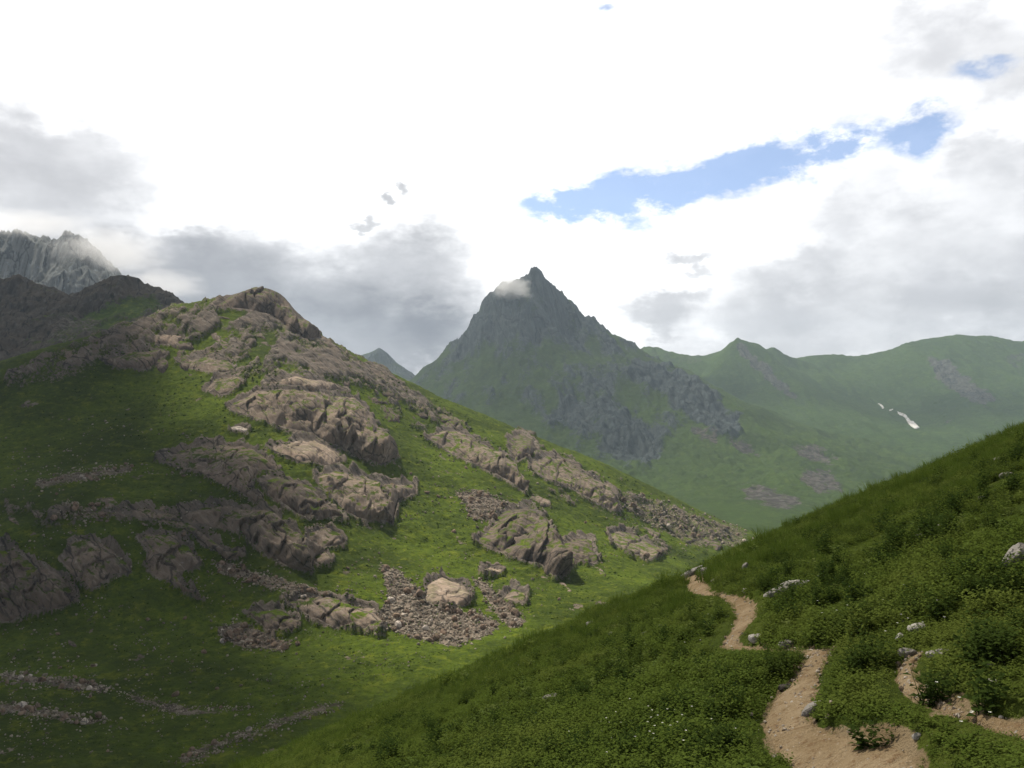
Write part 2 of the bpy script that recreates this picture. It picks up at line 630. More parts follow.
und = 3.0 * fbm2(LA.X / 70, LA.Y / 70, 3, 1) + 1.0 * fbm2(LA.X / 18, LA.Y / 18, 3, 2)
und *= sstep(150, 300, LA.Y) * .9 + .1
LA.set(base + und)

OUT = {
    # name: (polygon, thickness m, material, label)
    1: ([(227, 407), (238, 399), (257, 389), (284, 388), (312, 389), (329, 393), (357, 399), (368, 411), (376, 425), (388, 440), (399, 458), (382, 467), (366, 462), (337, 448), (314, 437), (294, 431), (269, 425), (245, 417), (232, 413)], 16, 'm', 'huge cracked brown rock dome below the upper ridge, the largest outcrop of the mountainside'),
    2: ([(266, 447), (298, 438), (314, 438), (337, 450), (345, 462), (329, 468), (312, 464), (298, 464), (279, 456)], 5, 'p', 'pale smooth rock slab lying directly under the largest cracked dome'),
    3: ([(315, 475), (335, 469), (367, 475), (382, 483), (416, 484), (416, 496), (398, 502), (393, 525), (361, 522), (346, 515), (330, 496), (317, 486)], 9, 'm', 'flat topped brown outcrop whose thin ledge points right over bright grass'),
    4: ([(257, 481), (278, 475), (304, 483), (317, 491), (330, 509), (348, 522), (325, 520), (304, 521), (286, 509), (270, 499)], 8, 'd', 'dark brown rock wall left of the flat topped ledge outcrop'),
    5: ([(155, 460), (180, 448), (215, 442), (252, 447), (270, 460), (280, 470), (258, 474), (248, 488), (262, 500), (255, 505), (235, 492), (215, 483), (195, 472), (175, 468)], 8, 'm', 'long low rounded outcrop under the small white boulder on shaded grass'),
    6: ([(179, 511), (205, 506), (224, 504), (248, 509), (271, 509), (283, 519), (295, 531), (312, 544), (322, 550), (312, 558), (311, 574), (298, 572), (275, 562), (252, 548), (242, 537), (224, 531), (209, 529), (189, 525)], 13, 'm', 'long dark streaked cliff running down to the right above a strip of rubble'),
    7: ([(104, 513), (125, 508), (150, 509), (180, 517), (205, 533), (222, 548), (243, 557), (235, 561), (215, 553), (200, 546), (185, 532), (150, 522), (115, 519)], 4, 'm', 'thin brown rock tongue sloping down left of the streaked cliff'),
    8: ([(305, 531), (325, 528), (343, 533), (346, 545), (335, 549), (320, 548), (308, 541)], 5, 'm', 'rounded brown rock knob at the right end of the streaked cliff'),
    9: ([(313, 555), (325, 551), (333, 560), (330, 566), (318, 569), (312, 563)], 4, 'm', 'small round boulder-like outcrop just below the rounded knob'),
    10: ([(135, 539), (148, 531), (170, 532), (182, 537), (195, 555), (203, 567), (190, 573), (176, 576), (190, 590), (204, 603), (187, 597), (172, 584), (156, 580), (145, 564), (148, 555)], 7, 'm', 'banded grey brown outcrop with a steep flat face and a tail of rock'),
    11: ([(59, 561), (68, 553), (68, 541), (84, 537), (98, 539), (113, 549), (129, 563), (131, 574), (109, 578), (105, 586), (90, 592), (78, 584), (70, 574)], 6, 'm', 'heart shaped shaded rock outcrop between two bigger outcrops at lower left'),
    12: ([(-40, 545), (-5, 546), (14, 548), (29, 557), (37, 566), (49, 566), (64, 576), (74, 592), (78, 602), (64, 609), (39, 617), (12, 624), (-40, 626)], 8, 'd', 'massive dark cracked rock at the left edge above the valley floor'),
    13: ([(281, 602), (304, 595), (328, 596), (346, 602), (377, 610), (380, 618), (387, 631), (377, 635), (356, 631), (330, 628), (312, 621), (296, 610)], 6, 'm', 'low wide layered outcrop at the foot of the slope left of the big scree'),
    14: ([(242, 613), (260, 608), (281, 610), (299, 621), (296, 631), (268, 636), (260, 626)], 5, 'd', 'dark block of rock joined to the left of the low layered outcrop'),
    15: ([(423, 599), (426, 584), (442, 576), (462, 584), (473, 597), (468, 607), (447, 609), (424, 602)], 4.5, 'p', 'pale domed slab standing just above the big brown scree field'),
    16: ([(475, 542), (491, 527), (496, 516), (509, 508), (530, 507), (546, 519), (556, 537), (561, 550), (567, 576), (554, 579), (541, 568), (522, 563), (509, 558), (488, 548)], 19, 'd', 'tall dark rock buttress with black shadowed right face on sunlit grass'),
    17: ([(559, 542), (577, 537), (593, 540), (599, 561), (595, 566), (580, 562), (569, 571), (559, 571)], 7, 'd', 'smaller dark rock tower just right of the tall dark buttress'),
    18: ([(426, 438), (442, 430), (460, 430), (478, 441), (499, 454), (515, 469), (528, 490), (525, 494), (504, 480), (478, 467), (452, 456)], 9, 'm', 'smooth whaleback rock sloping down right on the sunlit ridge'),
    19: ([(507, 438), (522, 432), (533, 438), (538, 451), (525, 459), (515, 464), (509, 451)], 7, 'd', 'rough dark knob of rock just under the ridge line'),
    20: ([(528, 462), (546, 454), (569, 459), (582, 472), (608, 485), (616, 498), (619, 514), (603, 509), (582, 496), (567, 488), (546, 480), (530, 469)], 7, 'm', 'broken chain of grey brown rock descending the right ridge'),
    21: ([(608, 532), (625, 530), (650, 545), (665, 551), (652, 561), (630, 555), (612, 545)], 6, 'm', 'low brown rock bank near the far right foot of the ridge'),
    22: ([(499, 600), (512, 587), (528, 594), (525, 605), (504, 606)], 3, 'm', 'small brown outcrop below the tall dark buttress'),
    23: ([(478, 571), (490, 567), (505, 570), (500, 575), (485, 575)], 2, 'p', 'small flat pale slab set in grass left of the tall dark buttress'),
    24: ([(227, 427), (240, 425), (249, 430), (246, 434), (232, 432)], 2.2, 'w', 'white flat boulder alone on the grass under the largest dome'),
    25: ([(102, 362), (130, 351), (164, 350), (167, 356), (146, 372), (117, 369)], 7, 'm', 'long brown outcrop high on the left above the dark shaded grass'),
    26: ([(151, 335), (167, 334), (184, 338), (180, 346), (156, 346)], 4, 'p', 'pale rock slabs beside the highest bright green patch'),
    27: ([(214, 308), (232, 293), (250, 286), (276, 288), (289, 304), (306, 325), (320, 340), (304, 340), (286, 328), (270, 315), (247, 311)], 17, 'd', 'dark rounded summit knob crowning the left mountainside'),
    28: ([(203, 391), (216, 378), (239, 375), (244, 383), (226, 396), (214, 396)], 5, 'm', 'slanted brown slab in dark grass left of the largest dome'),
    29: ([(262, 385), (285, 376), (318, 380), (350, 392), (330, 393), (300, 388)], 5, 'p', 'pale ledges of rock along the top of the largest dome'),
    30: ([(176, 362), (205, 356), (232, 362), (236, 372), (214, 374), (190, 370)], 5, 'm', 'broken brown ledges below the highest bright green patch'),
}
px, py = LA.px, LA.py
rockA = np.zeros_like(px)
up_poly = [(40, 362), (130, 322), (175, 300), (215, 296), (262, 280), (320, 332), (385, 365), (425, 390), (470, 430), (440, 432), (400, 405), (352, 388), (312, 388), (262, 386), (200, 388), (168, 352), (110, 368), (60, 385), (0, 400), (0, 372)]
rn = fbm2(LA.X / 26, LA.Y / 42, 5, 21, .6)
rockA = np.maximum(rockA, sstep(-6, 12, poly_sd(px, py, up_poly)) * (.58 + .62 * rn + .45 * fbm2(LA.X / 7, LA.Y / 9, 4, 23, .6)))
green = [[(120, 378), (165, 352), (215, 376), (225, 395), (150, 420), (60, 400)], [(160, 347), (200, 341), (218, 330), (228, 334), (205, 352), (170, 356)], [(257, 342), (272, 334), (280, 342), (262, 362), (252, 362)], [(212, 312), (232, 309), (250, 314), (225, 325)]]
for k, q in enumerate(green):
    rockA *= 1 - sstep(-3, 4, poly_sd(px, py, q) + rag(LA, 5, 12, 31 + k))
mid_rock = [[(320, 350), (400, 380), (470, 420), (480, 436), (440, 430), (425, 440), (385, 412), (350, 388)], [(345, 470), (330, 463), (300, 466), (310, 478)], [(530, 480), (560, 486), (585, 500), (580, 520), (545, 500)],
            [(605, 480), (700, 512), (742, 528), (735, 545), (690, 545), (640, 525), (600, 505)], [(590, 520), (640, 525), (700, 560), (650, 560)], [(470, 425), (540, 440), (600, 470), (560, 462)],
            [(0, 500), (90, 505), (130, 520), (60, 535), (0, 530)], [(150, 345), (60, 372), (0, 392), (0, 384), (60, 358)], [(0, 370), (60, 343), (130, 318), (178, 306), (165, 335), (100, 362), (40, 386), (0, 396)], [(500, 575), (560, 578), (555, 590), (520, 586)], [(290, 330), (330, 345), (400, 385), (360, 392), (300, 372)]]
for k, q in enumerate(mid_rock):
    rockA = np.maximum(rockA, sstep(-5, 9, poly_sd(px, py, q)) * (0.42 + 0.75 * fbm2(LA.X / 14, LA.Y / 20, 5, 41 + k, .65)))
outA = np.zeros_like(px)
for k, (q, th, mt, lb) in OUT.items():
    x0, x1 = min(p[0] for p in q) - 12, max(p[0] for p in q) + 12
    y0, y1 = min(p[1] for p in q) - 12, max(p[1] for p in q) + 12
    s = (px > x0) & (px < x1) & (py > y0) & (py < y1)
    sd = poly_sd(px[s], py[s], q)
    outA[s] = np.maximum(outA[s], sstep(-4, 3, sd))
    sk = rockA[s]
    rockA[s] = np.maximum(sk, .75 * sstep(-6, 1, sd + 5 * fbm2(LA.X[s] / 8, LA.Y[s] / 8, 3, k)))
screeA = np.zeros_like(px)
SCREE = {
    'big': [(380, 566), (397, 570), (420, 590), (428, 604), (470, 612), (500, 622), (492, 634), (455, 645), (415, 638), (392, 628), (378, 612), (392, 600), (386, 584)],
    'strip': [(212, 560), (228, 563), (262, 575), (310, 588), (328, 597), (310, 598), (262, 586), (222, 573)],
    'low': [(216, 628), (240, 622), (268, 636), (292, 642), (282, 652), (245, 648), (222, 640)],
    'upper': [(455, 492), (480, 490), (506, 502), (498, 512), (490, 522), (470, 518), (466, 505)],
    'right': [(472, 578), (486, 582), (512, 606), (528, 622), (510, 628), (490, 606)],
    'shade': [(34, 480), (60, 474), (130, 464), (134, 472), (80, 482), (40, 488)],
    'floor': [(0, 671), (40, 675), (85, 680), (112, 690), (100, 694), (50, 686), (0, 682)],
    'floor2': [(0, 702), (40, 708), (85, 716), (112, 720), (90, 725), (40, 718), (0, 712)],
    'stream': [(118, 692), (150, 699), (185, 708), (252, 708), (180, 715), (140, 704)],
    'bank': [(176, 758), (230, 735), (290, 714), (340, 700), (345, 706), (290, 724), (230, 746), (185, 768)],
    'ridge': [(610, 492), (660, 500), (735, 525), (748, 532), (742, 548), (690, 548), (640, 520)],
    'ledge': [(60, 500), (110, 508), (98, 522), (55, 516)],
}
for k, (nm, q) in enumerate(SCREE.items()):
    st = {'ridge': .52, 'bank': .55, 'stream': .7, 'floor': .62, 'floor2': .62, 'shade': .62, 'ledge': .55}.get(nm, .9)
    screeA = np.maximum(screeA, st * sstep(-4, 4, poly_sd(px, py, q) + rag(LA, 4, 9, 60 + k)))
screeA = np.maximum(screeA, .62 * sstep(.18, .42, fbm2(LA.X / 11, LA.Y / 16, 5, 97, .65)) * sstep(-.1, .25, fbm2(LA.X / 70, LA.Y / 70, 2, 98)))
rockA = np.clip(rockA, 0, 1)
hard = sstep(.38, .62, rockA) * (1 - outA)
rk = 5.5 * (fbm2(LA.X / 30, LA.Y / 40, 4, 70, .55, True) * .5 + .25) + 1.9 * fbm2(LA.X / 13, LA.Y / 15, 4, 75, .52, True)
rk = rk + 1.4 * np.abs(((LA.Z * .22 + .6 * fbm2(LA.X / 25, LA.Y / 25, 3, 80)) % 1.0) - .5)
tus = .9 * (np.abs(((LA.Z / 3.4 + 1.3 * fbm2(LA.X / 30, LA.Y / 30, 3, 94)) % 1.0) - .5) - .25) + .80 * fbm2(LA.X / 4.5, LA.Y / 4.5, 4, 90, .65) + 1.1 * fbm2(LA.X / 16, LA.Y / 22, 3, 92, .6)
LAS = Layer(LA.u, LA.D)
LAS.set(LA.Z - .25)
LA.set(LA.Z + hard * rk + (1 - hard) * tus * (1 - outA) + .35 * screeA * fbm2(LA.X / 2.5, LA.Y / 2.5, 2, 95))
LA.build('mountainside', M_SLOPE, dict(rock=rockA, scree=screeA), kind='structure', label='left mountainside of grass and brown rock rising from the valley floor')

# ---- dark rocky ridge behind it on the left
B_SKY = [(-60, 305), (-30, 296), (0, 291), (12, 282), (21, 279), (28, 289), (45, 297), (60, 301), (78, 299), (95, 292), (108, 286), (125, 282), (137, 289), (152, 294), (165, 298), (180, 308), (200, 325), (240, 350)]
B_PTS = pix3([(x, y + 1, 1100) for x, y in B_SKY] + [(-60, 345, 900), (0, 330, 960), (20, 340, 900), (50, 325, 980), (80, 322, 1000), (120, 315, 1010), (160, 318, 1010), (200, 335, 1010), (240, 360, 1010),
             (-60, 400, 760), (0, 380, 780), (60, 356, 820), (130, 345, 860), (200, 355, 860), (240, 372, 860)])
B_PTS += [(x, 1300, z - 60) for x, y, z in pix3([(x, y, 1100) for x, y in B_SKY[::3]])]
LB = Layer(urange(-80, 260, 1.5), geo(740, 1350, 300))
LB.set(RBF(B_PTS, 'tps', 1e-6)(LB.X, LB.Y))
rockB = np.clip(.80 + .7 * fbm2(LB.X / 60, LB.Y / 60, 5, 101, .6) - .45 * soft(LB, [(85, 318), (110, 305), (160, 302), (165, 322), (120, 330), (60, 350), (30, 352)], 6, 8, 30, 105), 0, 1)
screeB = .55 * soft(LB, [(55, 325), (95, 315), (110, 325), (70, 350), (40, 352)], 5, 8, 30, 107)
LB.set(LB.Z + (.35 + .65 * sstep(.3, .6, rockB)) * (16 * fbm2(LB.X / 80, LB.Y / 110, 5, 110, .55, True) + 7 * fbm2(LB.X / 22, LB.Y / 30, 4, 115, .6, True) - 4))
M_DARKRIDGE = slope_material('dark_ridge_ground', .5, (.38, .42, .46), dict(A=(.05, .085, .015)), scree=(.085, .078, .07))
LB.build('rocky_ridge', M_DARKRIDGE, dict(rock=rockB, scree=screeB), kind='structure', label='dark rocky ridge behind the left mountainside')

# ---- pale cliff peak far left, its top in cloud
C_SKY = [(-120, 215), (-60, 222), (-30, 228), (0, 237), (14, 234), (22, 238), (33, 250), (38, 244), (52, 239), (68, 236), (80, 242), (92, 254), (104, 267), (116, 281), (130, 297), (160, 322), (200, 350)]
C_PTS = pix3([(x, y + 9, 1750) for x, y in C_SKY] + [(x, 310, 1590) for x in (-120, -60, 0, 40, 80, 120)] + [(30, 285, 1690), (62, 285, 1615), (95, 290, 1650)] + [(160, 345, 1590), (200, 370, 1590), (-120, 380, 1400), (0, 380, 1400), (100, 390, 1400), (200, 400, 1400)])
C_PTS += [(x, 2000, z - 120) for x, y, z in pix3([(x, y, 1750) for x, y in C_SKY[::3]])]
LC = Layer(urange(-130, 215, 1.3), geo(1380, 2050, 330))
LC.set(RBF(C_PTS, 'tps', 1e-6)(LC.X, LC.Y))
rockC = np.clip(.85 + .35 * fbm2(LC.X / 50, LC.Y / 90, 5, 121, .6), 0, 1)
LC.set(LC.Z + 36 * fbm2(LC.X / 55 + .3 * LC.Z / 60, LC.Y / 160, 5, 130, .58, True) + 8 * fbm2(LC.X / 14, LC.Y / 40, 4, 135, .6, True) - 8)
LC.build('cliff_peak', M_CLIFF, dict(rock=rockC, scree=rockC * 0), kind='structure', label='pale grey cliff peak at far left with its top in cloud')

# ---- small blue peak in the gap
D_PTS = pix3([(250, 430, 3600), (330, 390, 3600), (350, 368, 3600), (362, 357, 3600), (377, 350, 3600), (386, 353, 3600), (397, 363, 3600), (410, 374, 3600), (440, 395, 3600), (480, 420, 3600),
              (300, 430, 3000), (377, 410, 3000), (440, 430, 3000), (250, 450, 4200), (377, 400, 4200), (480, 440, 4200)])
LD = Layer(urange(280, 480, 2), geo(3000, 4200, 120))
LD.set(RBF(D_PTS, 'lin')(LD.X, LD.Y))
rockD = np.clip(.6 + .5 * fbm2(LD.X / 150, LD.Y / 150, 4, 141), 0, 1)
LD.set(LD.Z + 22 * fbm2(LD.X / 150, LD.Y / 200, 5, 145, .55, True) - 6)
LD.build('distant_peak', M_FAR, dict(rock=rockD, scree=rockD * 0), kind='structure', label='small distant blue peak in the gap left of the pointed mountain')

# ---- the pointed mountain and the valley side below it
E_PTS = pix3([
    (300, 470, 2900), (360, 420, 2900), (400, 388, 2880), (412, 378, 2880), (440, 358, 2870), (455, 344, 2880), (470, 331, 2890), (478, 315, 2900), (488, 299, 2920), (503, 288, 2950), (517, 281, 2970), (528, 280, 2990), (534, 274, 3000),
    (541, 277, 3000), (549, 287, 3005), (559, 296, 3010), (571, 304, 3010), (585, 317, 3020), (603, 333, 3040), (610, 341, 3060), (619, 337, 3060), (630, 348, 3060), (645, 355, 3000), (660, 362, 2950),
    # front arete
    (532, 290, 2900), (522, 312, 2760), (535, 335, 2680), (560, 330, 2830), (575, 328, 2900),
    (500, 330, 2740), (480, 350, 2700), (460, 372, 2640), (520, 360, 2560), (560, 365, 2540), (590, 360, 2700),
    # rocky rib to the right
    (620, 358, 2780), (650, 368, 2640), (680, 382, 2480), (705, 396, 2360), (728, 412, 2250), (742, 428, 2150), (744, 440, 2080),
    # face under the rib
    (440, 400, 2500), (500, 400, 2380), (560, 405, 2300), (600, 420, 2200), (640, 410, 2330), (680, 420, 2230), (700, 440, 2060),
    (450, 430, 2200), (520, 440, 2050), (580, 450, 1980), (640, 460, 1900), (690, 470, 1820),
    (640, 490, 1560), (700, 500, 1430), (740, 510, 1300), (760, 525, 1150), (640, 520, 1300), (700, 530, 1100), (550, 470, 1700), (450, 470, 1700),
    # right flank behind the rib
    (690, 372, 2900), (720, 392, 2700), (760, 425, 2250), (770, 450, 2000), (780, 480, 1640), (800, 505, 1400), (830, 480, 1750), (850, 455, 2100), (880, 470, 1900), (900, 500, 1500), (960, 480, 1900), (1040, 470, 2000),
    (820, 432, 2500), (900, 448, 2400), (1000, 450, 2500), (760, 410, 2700), (1100, 520, 1300), (900, 560, 1100), (800, 545, 1080)])
E_PTS += [(x, 3300, z) for x, y, z in pix3([(300, 500, 3300), (420, 420, 3300), (480, 380, 3300), (540, 330, 3300), (610, 380, 3300), (700, 420, 3300), (900, 480, 3300), (1100, 480, 3300)])]
LE = Layer(urange(330, 1110, 1.35), geo(1060, 3320, 520))
LE.set(RBF(E_PTS, 'lin')(LE.X, LE.Y))
ex, ey = LE.px, LE.py
rE = .7 * fbm2(LE.X / 150, LE.Y / 260, 5, 201, .62) + .75 * fbm2(LE.X / 46 + .8 * fbm2(LE.X / 120, LE.Y / 120, 2, 203), LE.Y / 230, 4, 202, .6)
rockE = np.clip(.47 * soft(LE, [(380, 395), (480, 300), (535, 255), (610, 325), (660, 360), (740, 420), (748, 442), (725, 440), (690, 425), (660, 450), (640, 480), (560, 440), (480, 410), (420, 410)], 14, 25, 120, 205)
                + .30 * soft(LE, [(440, 345), (480, 300), (535, 258), (600, 332), (570, 345), (520, 340), (470, 350)], 10, 15, 80, 207)
                + .62 * soft(LE, [(640, 358), (700, 385), (740, 415), (748, 440), (735, 442), (700, 425), (660, 395), (630, 375)], 5, 10, 70, 209)
                + .40 * soft(LE, [(560, 395), (620, 410), (670, 440), (650, 470), (600, 445), (550, 425)], 8, 15, 80, 211)
                + .55 * rE - .04, 0, 1) * sstep(.15, .35, .5 + .5 * rE + .3)
rockE = rockE * (1 - .8 * soft(LE, [(760, 380), (1100, 380), (1100, 600), (640, 600), (660, 480), (740, 450)], 10, 10, 100, 213))
screeE = np.maximum.reduce([.62 * soft(LE, q, 5, 9, 60, 220 + k) for k, q in enumerate([
    [(735, 488), (760, 486), (800, 500), (806, 508), (780, 511), (745, 500)], [(790, 448), (815, 446), (838, 458), (830, 470), (800, 462)], [(800, 472), (830, 468), (850, 490), (820, 496), (798, 486)],
    [(700, 430), (740, 438), (770, 455), (740, 450)], [(690, 425), (720, 436), (716, 446), (690, 440)]])])
LE.set(LE.Z + sstep(1200, 1700, LE.Y) * (
    (.35 + .65 * sstep(.3, .7, rockE)) * (54 * fbm2(LE.X / 150 + LE.Z / 400, LE.Y / 300, 5, 230, .56, True) + 17 * fbm2(LE.X / 40 + LE.Z / 150, LE.Y / 75, 4, 235, .62, True) - 26)
    + 5 * fbm2(LE.X / 160, LE.Y / 160, 4, 240)))
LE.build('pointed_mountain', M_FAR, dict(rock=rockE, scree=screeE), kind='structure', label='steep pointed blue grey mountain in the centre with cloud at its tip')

# ---- green hills on the right
F_PTS = pix3([
    (480, 400, 4200), (560, 375, 4200), (620, 358, 4200), (640, 352, 4180), (655, 348, 4120), (672, 351, 4080), (700, 358, 4000), (716, 354, 3850), (728, 349, 3740), (738, 340, 3680), (752, 344, 3720), (775, 351, 3850), (800, 358, 4000), (840, 356, 4000), (880, 352, 3980), (895, 348, 3930), (910, 343, 3880), (935, 341, 3840),
    (965, 337, 3780), (990, 340, 3760), (1024, 342, 3720), (1100, 348, 3700),
    (755, 360, 3520), (775, 376, 3380), (795, 392, 3200), (810, 405, 3050), (700, 380, 3650), (715, 400, 3250), (740, 400, 3250), (760, 420, 2850),
    (790, 372, 3700), (830, 385, 3500), (800, 420, 2800), (850, 405, 3150), (850, 425, 2700), (800, 440, 2450),
    (835, 372, 3800), (872, 402, 3320), (890, 412, 3120), (906, 422, 2940), (925, 431, 2760), (870, 385, 3560), (900, 395, 3380), (925, 375, 3480), (935, 400, 3180), (950, 425, 2820), (965, 365, 3480), (985, 395, 3100), (1000, 425, 2700),
    (1040, 375, 3300), (1060, 420, 2700), (1100, 380, 3300), (1100, 430, 2600), (880, 445, 2400), (960, 445, 2400), (1040, 445, 2400), (720, 440, 2450), (640, 400, 3400), (560, 420, 3400), (640, 440, 2600),
    (760, 480, 1900), (900, 480, 1900), (1040, 480, 1900)])
F_PTS += [(x, 4600, z - 130) for x, y, z in pix3([(560, 375, 4300), (700, 357, 4300), (800, 357, 4300), (910, 345, 4300), (1024, 345, 4300), (1100, 348, 4300)])]
LF = Layer(urange(540, 1110, 1.4), geo(1900, 4600, 400))
LF.set(RBF(F_PTS, 'lin')(LF.X, LF.Y))
rF = fbm2(LF.X / 120, LF.Y / 160, 5, 301, .62)
rockF = np.clip(np.maximum.reduce([st * soft(LF, q, 4, 7, 60, 305 + k) for k, (q, st) in enumerate([
    ([(732, 345), (742, 346), (772, 372), (800, 398), (795, 404), (770, 385), (745, 362)], .8), ([(928, 362), (945, 362), (975, 385), (1000, 402), (985, 412), (955, 395), (935, 380)], .75),
    ([(640, 352), (700, 356), (705, 368), (660, 366)], .45), ([(900, 345), (918, 342), (925, 356), (905, 356)], .4), ([(915, 395), (960, 410), (950, 432), (930, 425)], .35), ([(1000, 355), (1030, 352), (1040, 368), (1010, 372)], .45)])]) + .28 * rF, 0, 1)
LF.set(LF.Z + 30 * fbm2(LF.X / 230, LF.Y / 900, 5, 310, .55, True) * sstep(2000, 2600, LF.Y) + (4 + 12 * rockF) * fbm2(LF.X / 50, LF.Y / 70, 4, 315, .6, True) - 8)
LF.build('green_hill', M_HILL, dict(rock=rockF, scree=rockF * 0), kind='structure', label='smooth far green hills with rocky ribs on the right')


# ================================================================== THINGS ON THE MOUNTAINSIDE
def sample_poly(poly, n, rn_):
    q = np.array(poly, float)
    a, b = q.min(0), q.max(0)
    out = np.zeros((0, 2))
    while len(out) < n:
        c = rn_.uniform(a, b, (n * 4, 2))
        out = np.concatenate([out, c[poly_sd(c[:, 0], c[:, 1], poly) > -1.5]])
    return out[:n]


# ---- rock outcrops: shells with their own thickness, rooted in the slope
def outcrop(layer, poly, thick, mat, seed, step=1.0):
    q = np.array(poly, float)
    x0, y0 = q.min(0) - 4
    x1, y1 = q.max(0) + 4
    gx, gy = np.meshgrid(np.arange(x0, x1, step), np.arange(y0, y1, step), indexing='ij')
    P, ok = layer.hit(gx.ravel(), gy.ravel())
    P = P.reshape(*gx.shape, 3)
    ok = ok.reshape(gx.shape)
    D = np.nanmedian(P[..., 1])
    s = D / F
    wx = gx + 5.0 * fbm2(gx / 18, gy / 18, 3, seed, .5)
    wy = gy + 5.0 * fbm2(gx / 18 + 40, gy / 18, 3, seed + 1, .5)
    sd = poly_sd(wx, wy, poly)
    inn = ok & (sd > -1.2)
    low = np.clip(.62 * (gy - y0) / (y1 - y0) + .38 * (gx - x0) / (x1 - x0), 0, 1)
    Rr = np.maximum(2.5, sd.max() * (1.35 - 1.05 * low))
    d = np.clip(sd / Rr, 0, 1)
    dome = np.clip(1 - (1 - d) ** 2.0, 0, 1)
    thick = thick * 1.1
    t = thick * dome * (.12 + 1.0 * low ** 1.3)
    rn_ = np.random.default_rng(seed)
    # beds dip down to the right; few open joints cross them
    wob = fbm2(gx / 34, gy / 34, 3, seed + 5)
    blk = np.zeros_like(gx)
    for k, (a, wl, st, gr) in enumerate(((-.87 + rn_.uniform(-.2, .2), rn_.uniform(13, 22), .16, .10), (-.75 + rn_.uniform(-.2, .2), rn_.uniform(5, 7), .05, .035), (.5 + rn_.uniform(-.3, .4), rn_.uniform(26, 44), .22, .16))):
        ph = (gx * math.cos(a) + gy * math.sin(a)) / wl + 1.1 * wob + rn_.uniform(0, 5)
        fr = ph - np.floor(ph)
        jit = np.sin(np.floor(ph) * 12.9898 + seed) * .5
        blk += (fr - .5) * st + jit * st * .8 - gr * sstep(1.6 / wl, .0, np.minimum(fr, 1 - fr))
    n1 = fbm2(gx / 34, gy / 28, 3, seed + 10, .45) * .26
    n2 = fbm2(gx / 7, gy / 6, 4, seed + 15, .6, True) * .012
    dep = thick * sstep(0, .5, d)
    t = t + dep * (blk + n1 + n2) + .05 * s * fbm2(gx / 2.2, gy / 2.2, 2, seed + 20)
    t = np.maximum(t, -.4 * s)
    t = np.where(sd < .4, -1.0 * s, t)
    dr = np.array([.30, -.70, .60])
    dr /= np.linalg.norm(dr)
    V = P + t[..., None] * dr
    V[~inn] = 0
    f = grid_faces(*gx.shape, keep=inn)
    use = np.unique(f)
    mp = np.full(gx.size, -1)
    mp[use] = np.arange(len(use))
    return V.reshape(-1, 3)[use], mp[f][:, ::-1]


MATS = dict(m=M_ROCK, d=M_ROCK_DARK, p=M_ROCK_PALE, w=M_BOULDER_PALE)
for k, (q, th, mt, lb) in OUT.items():
    V, f = outcrop(LAS, q, th, None, 400 + k * 7)
    V, f = V, f
    c = V.mean(0)
    o = obj('rock_outcrop' if k != 24 else 'boulder', mesh('rock_outcrop', V - c, f, MATS[mt], True), c, label=lb, category='rock outcrop' if k != 24 else 'boulder')
    if k != 24:
        o['group'] = 'rock outcrops on the left mountainside'


# ---- smaller broken outcrops between the named ones
SMALL = [([(60, 352), (130, 322), (215, 298), (262, 288), (320, 336), (300, 385), (210, 380), (120, 370)], 46, (10, 34), 'md', 'broken brown ledge among the grass of the upper left ridge', 'broken ledges of the upper ridge'),
         ([(320, 345), (385, 370), (430, 395), (470, 425), (440, 432), (400, 425), (350, 392)], 26, (10, 30), 'd', 'dark broken rock on the right shoulder below the summit knob', 'dark rocks of the right shoulder'),
         ([(455, 410), (530, 436), (640, 486), (735, 528), (735, 545), (640, 535), (600, 520), (540, 500), (520, 460)], 44, (8, 26), 'md', 'small grey brown outcrop on the long sunlit right ridge', 'small outcrops of the right ridge'),
         ([(0, 490), (60, 500), (130, 500), (180, 505), (140, 530), (60, 535), (0, 540)], 16, (8, 26), 'm', 'low shaded outcrop on the grass above the heart shaped outcrop', 'low outcrops of the shaded ledge'),
         ([(270, 468), (350, 470), (330, 520), (280, 512)], 8, (9, 24), 'dm', 'narrow dark rock rib between the two big middle outcrops', 'rock ribs between the middle outcrops'),
         ([(520, 575), (600, 570), (560, 600), (490, 612)], 9, (7, 20), 'm', 'small brown outcrop in grass under the dark rock tower', 'small outcrops under the dark tower'),
         ([(70, 640), (140, 640), (150, 670), (80, 675)], 4, (10, 26), 'd', 'low dark slab on the shaded valley floor', 'slabs on the valley floor')]
rs_ = np.random.default_rng(404)
for a_, (poly, cnt, szr, mm, lb, gp) in enumerate(SMALL):
    for i_, (cx_, cy_) in enumerate(sample_poly(poly, cnt, rs_)):
        w_ = szr[0] + (szr[1] - szr[0]) * rs_.random() ** 1.8
        h_ = w_ * rs_.uniform(.30, .55)
        ro = R(rs_.normal(26, 12))
        q = []
        for th in np.linspace(0, 2 * math.pi, 9, endpoint=False):
            rr = rs_.uniform(.72, 1.15)
            ax_, ay_ = math.cos(th) * w_ * .5 * rr, math.sin(th) * h_ * .5 * rr
            q.append((cx_ + ax_ * math.cos(ro) - ay_ * math.sin(ro), cy_ + ax_ * math.sin(ro) + ay_ * math.cos(ro)))
        P_c, okc = LA.hit(np.array([cx_]), np.array([cy_]))
        if not okc[0] or not LA.hit(np.array([cx_]), np.array([cy_ - h_ * .8 - 4]))[1][0]:
            continue
        V, f = outcrop(LAS, q, h_ * .34 * P_c[0, 1] / F, None, 5000 + a_ * 100 + i_, .8)
        if len(f) < 6:
            continue
        c = V.mean(0)
        obj('rock_outcrop', mesh('rock_outcrop', V - c, f, MATS[mm[i_ % len(mm)]]), c, label=lb, category='rock outcrop', group=gp)


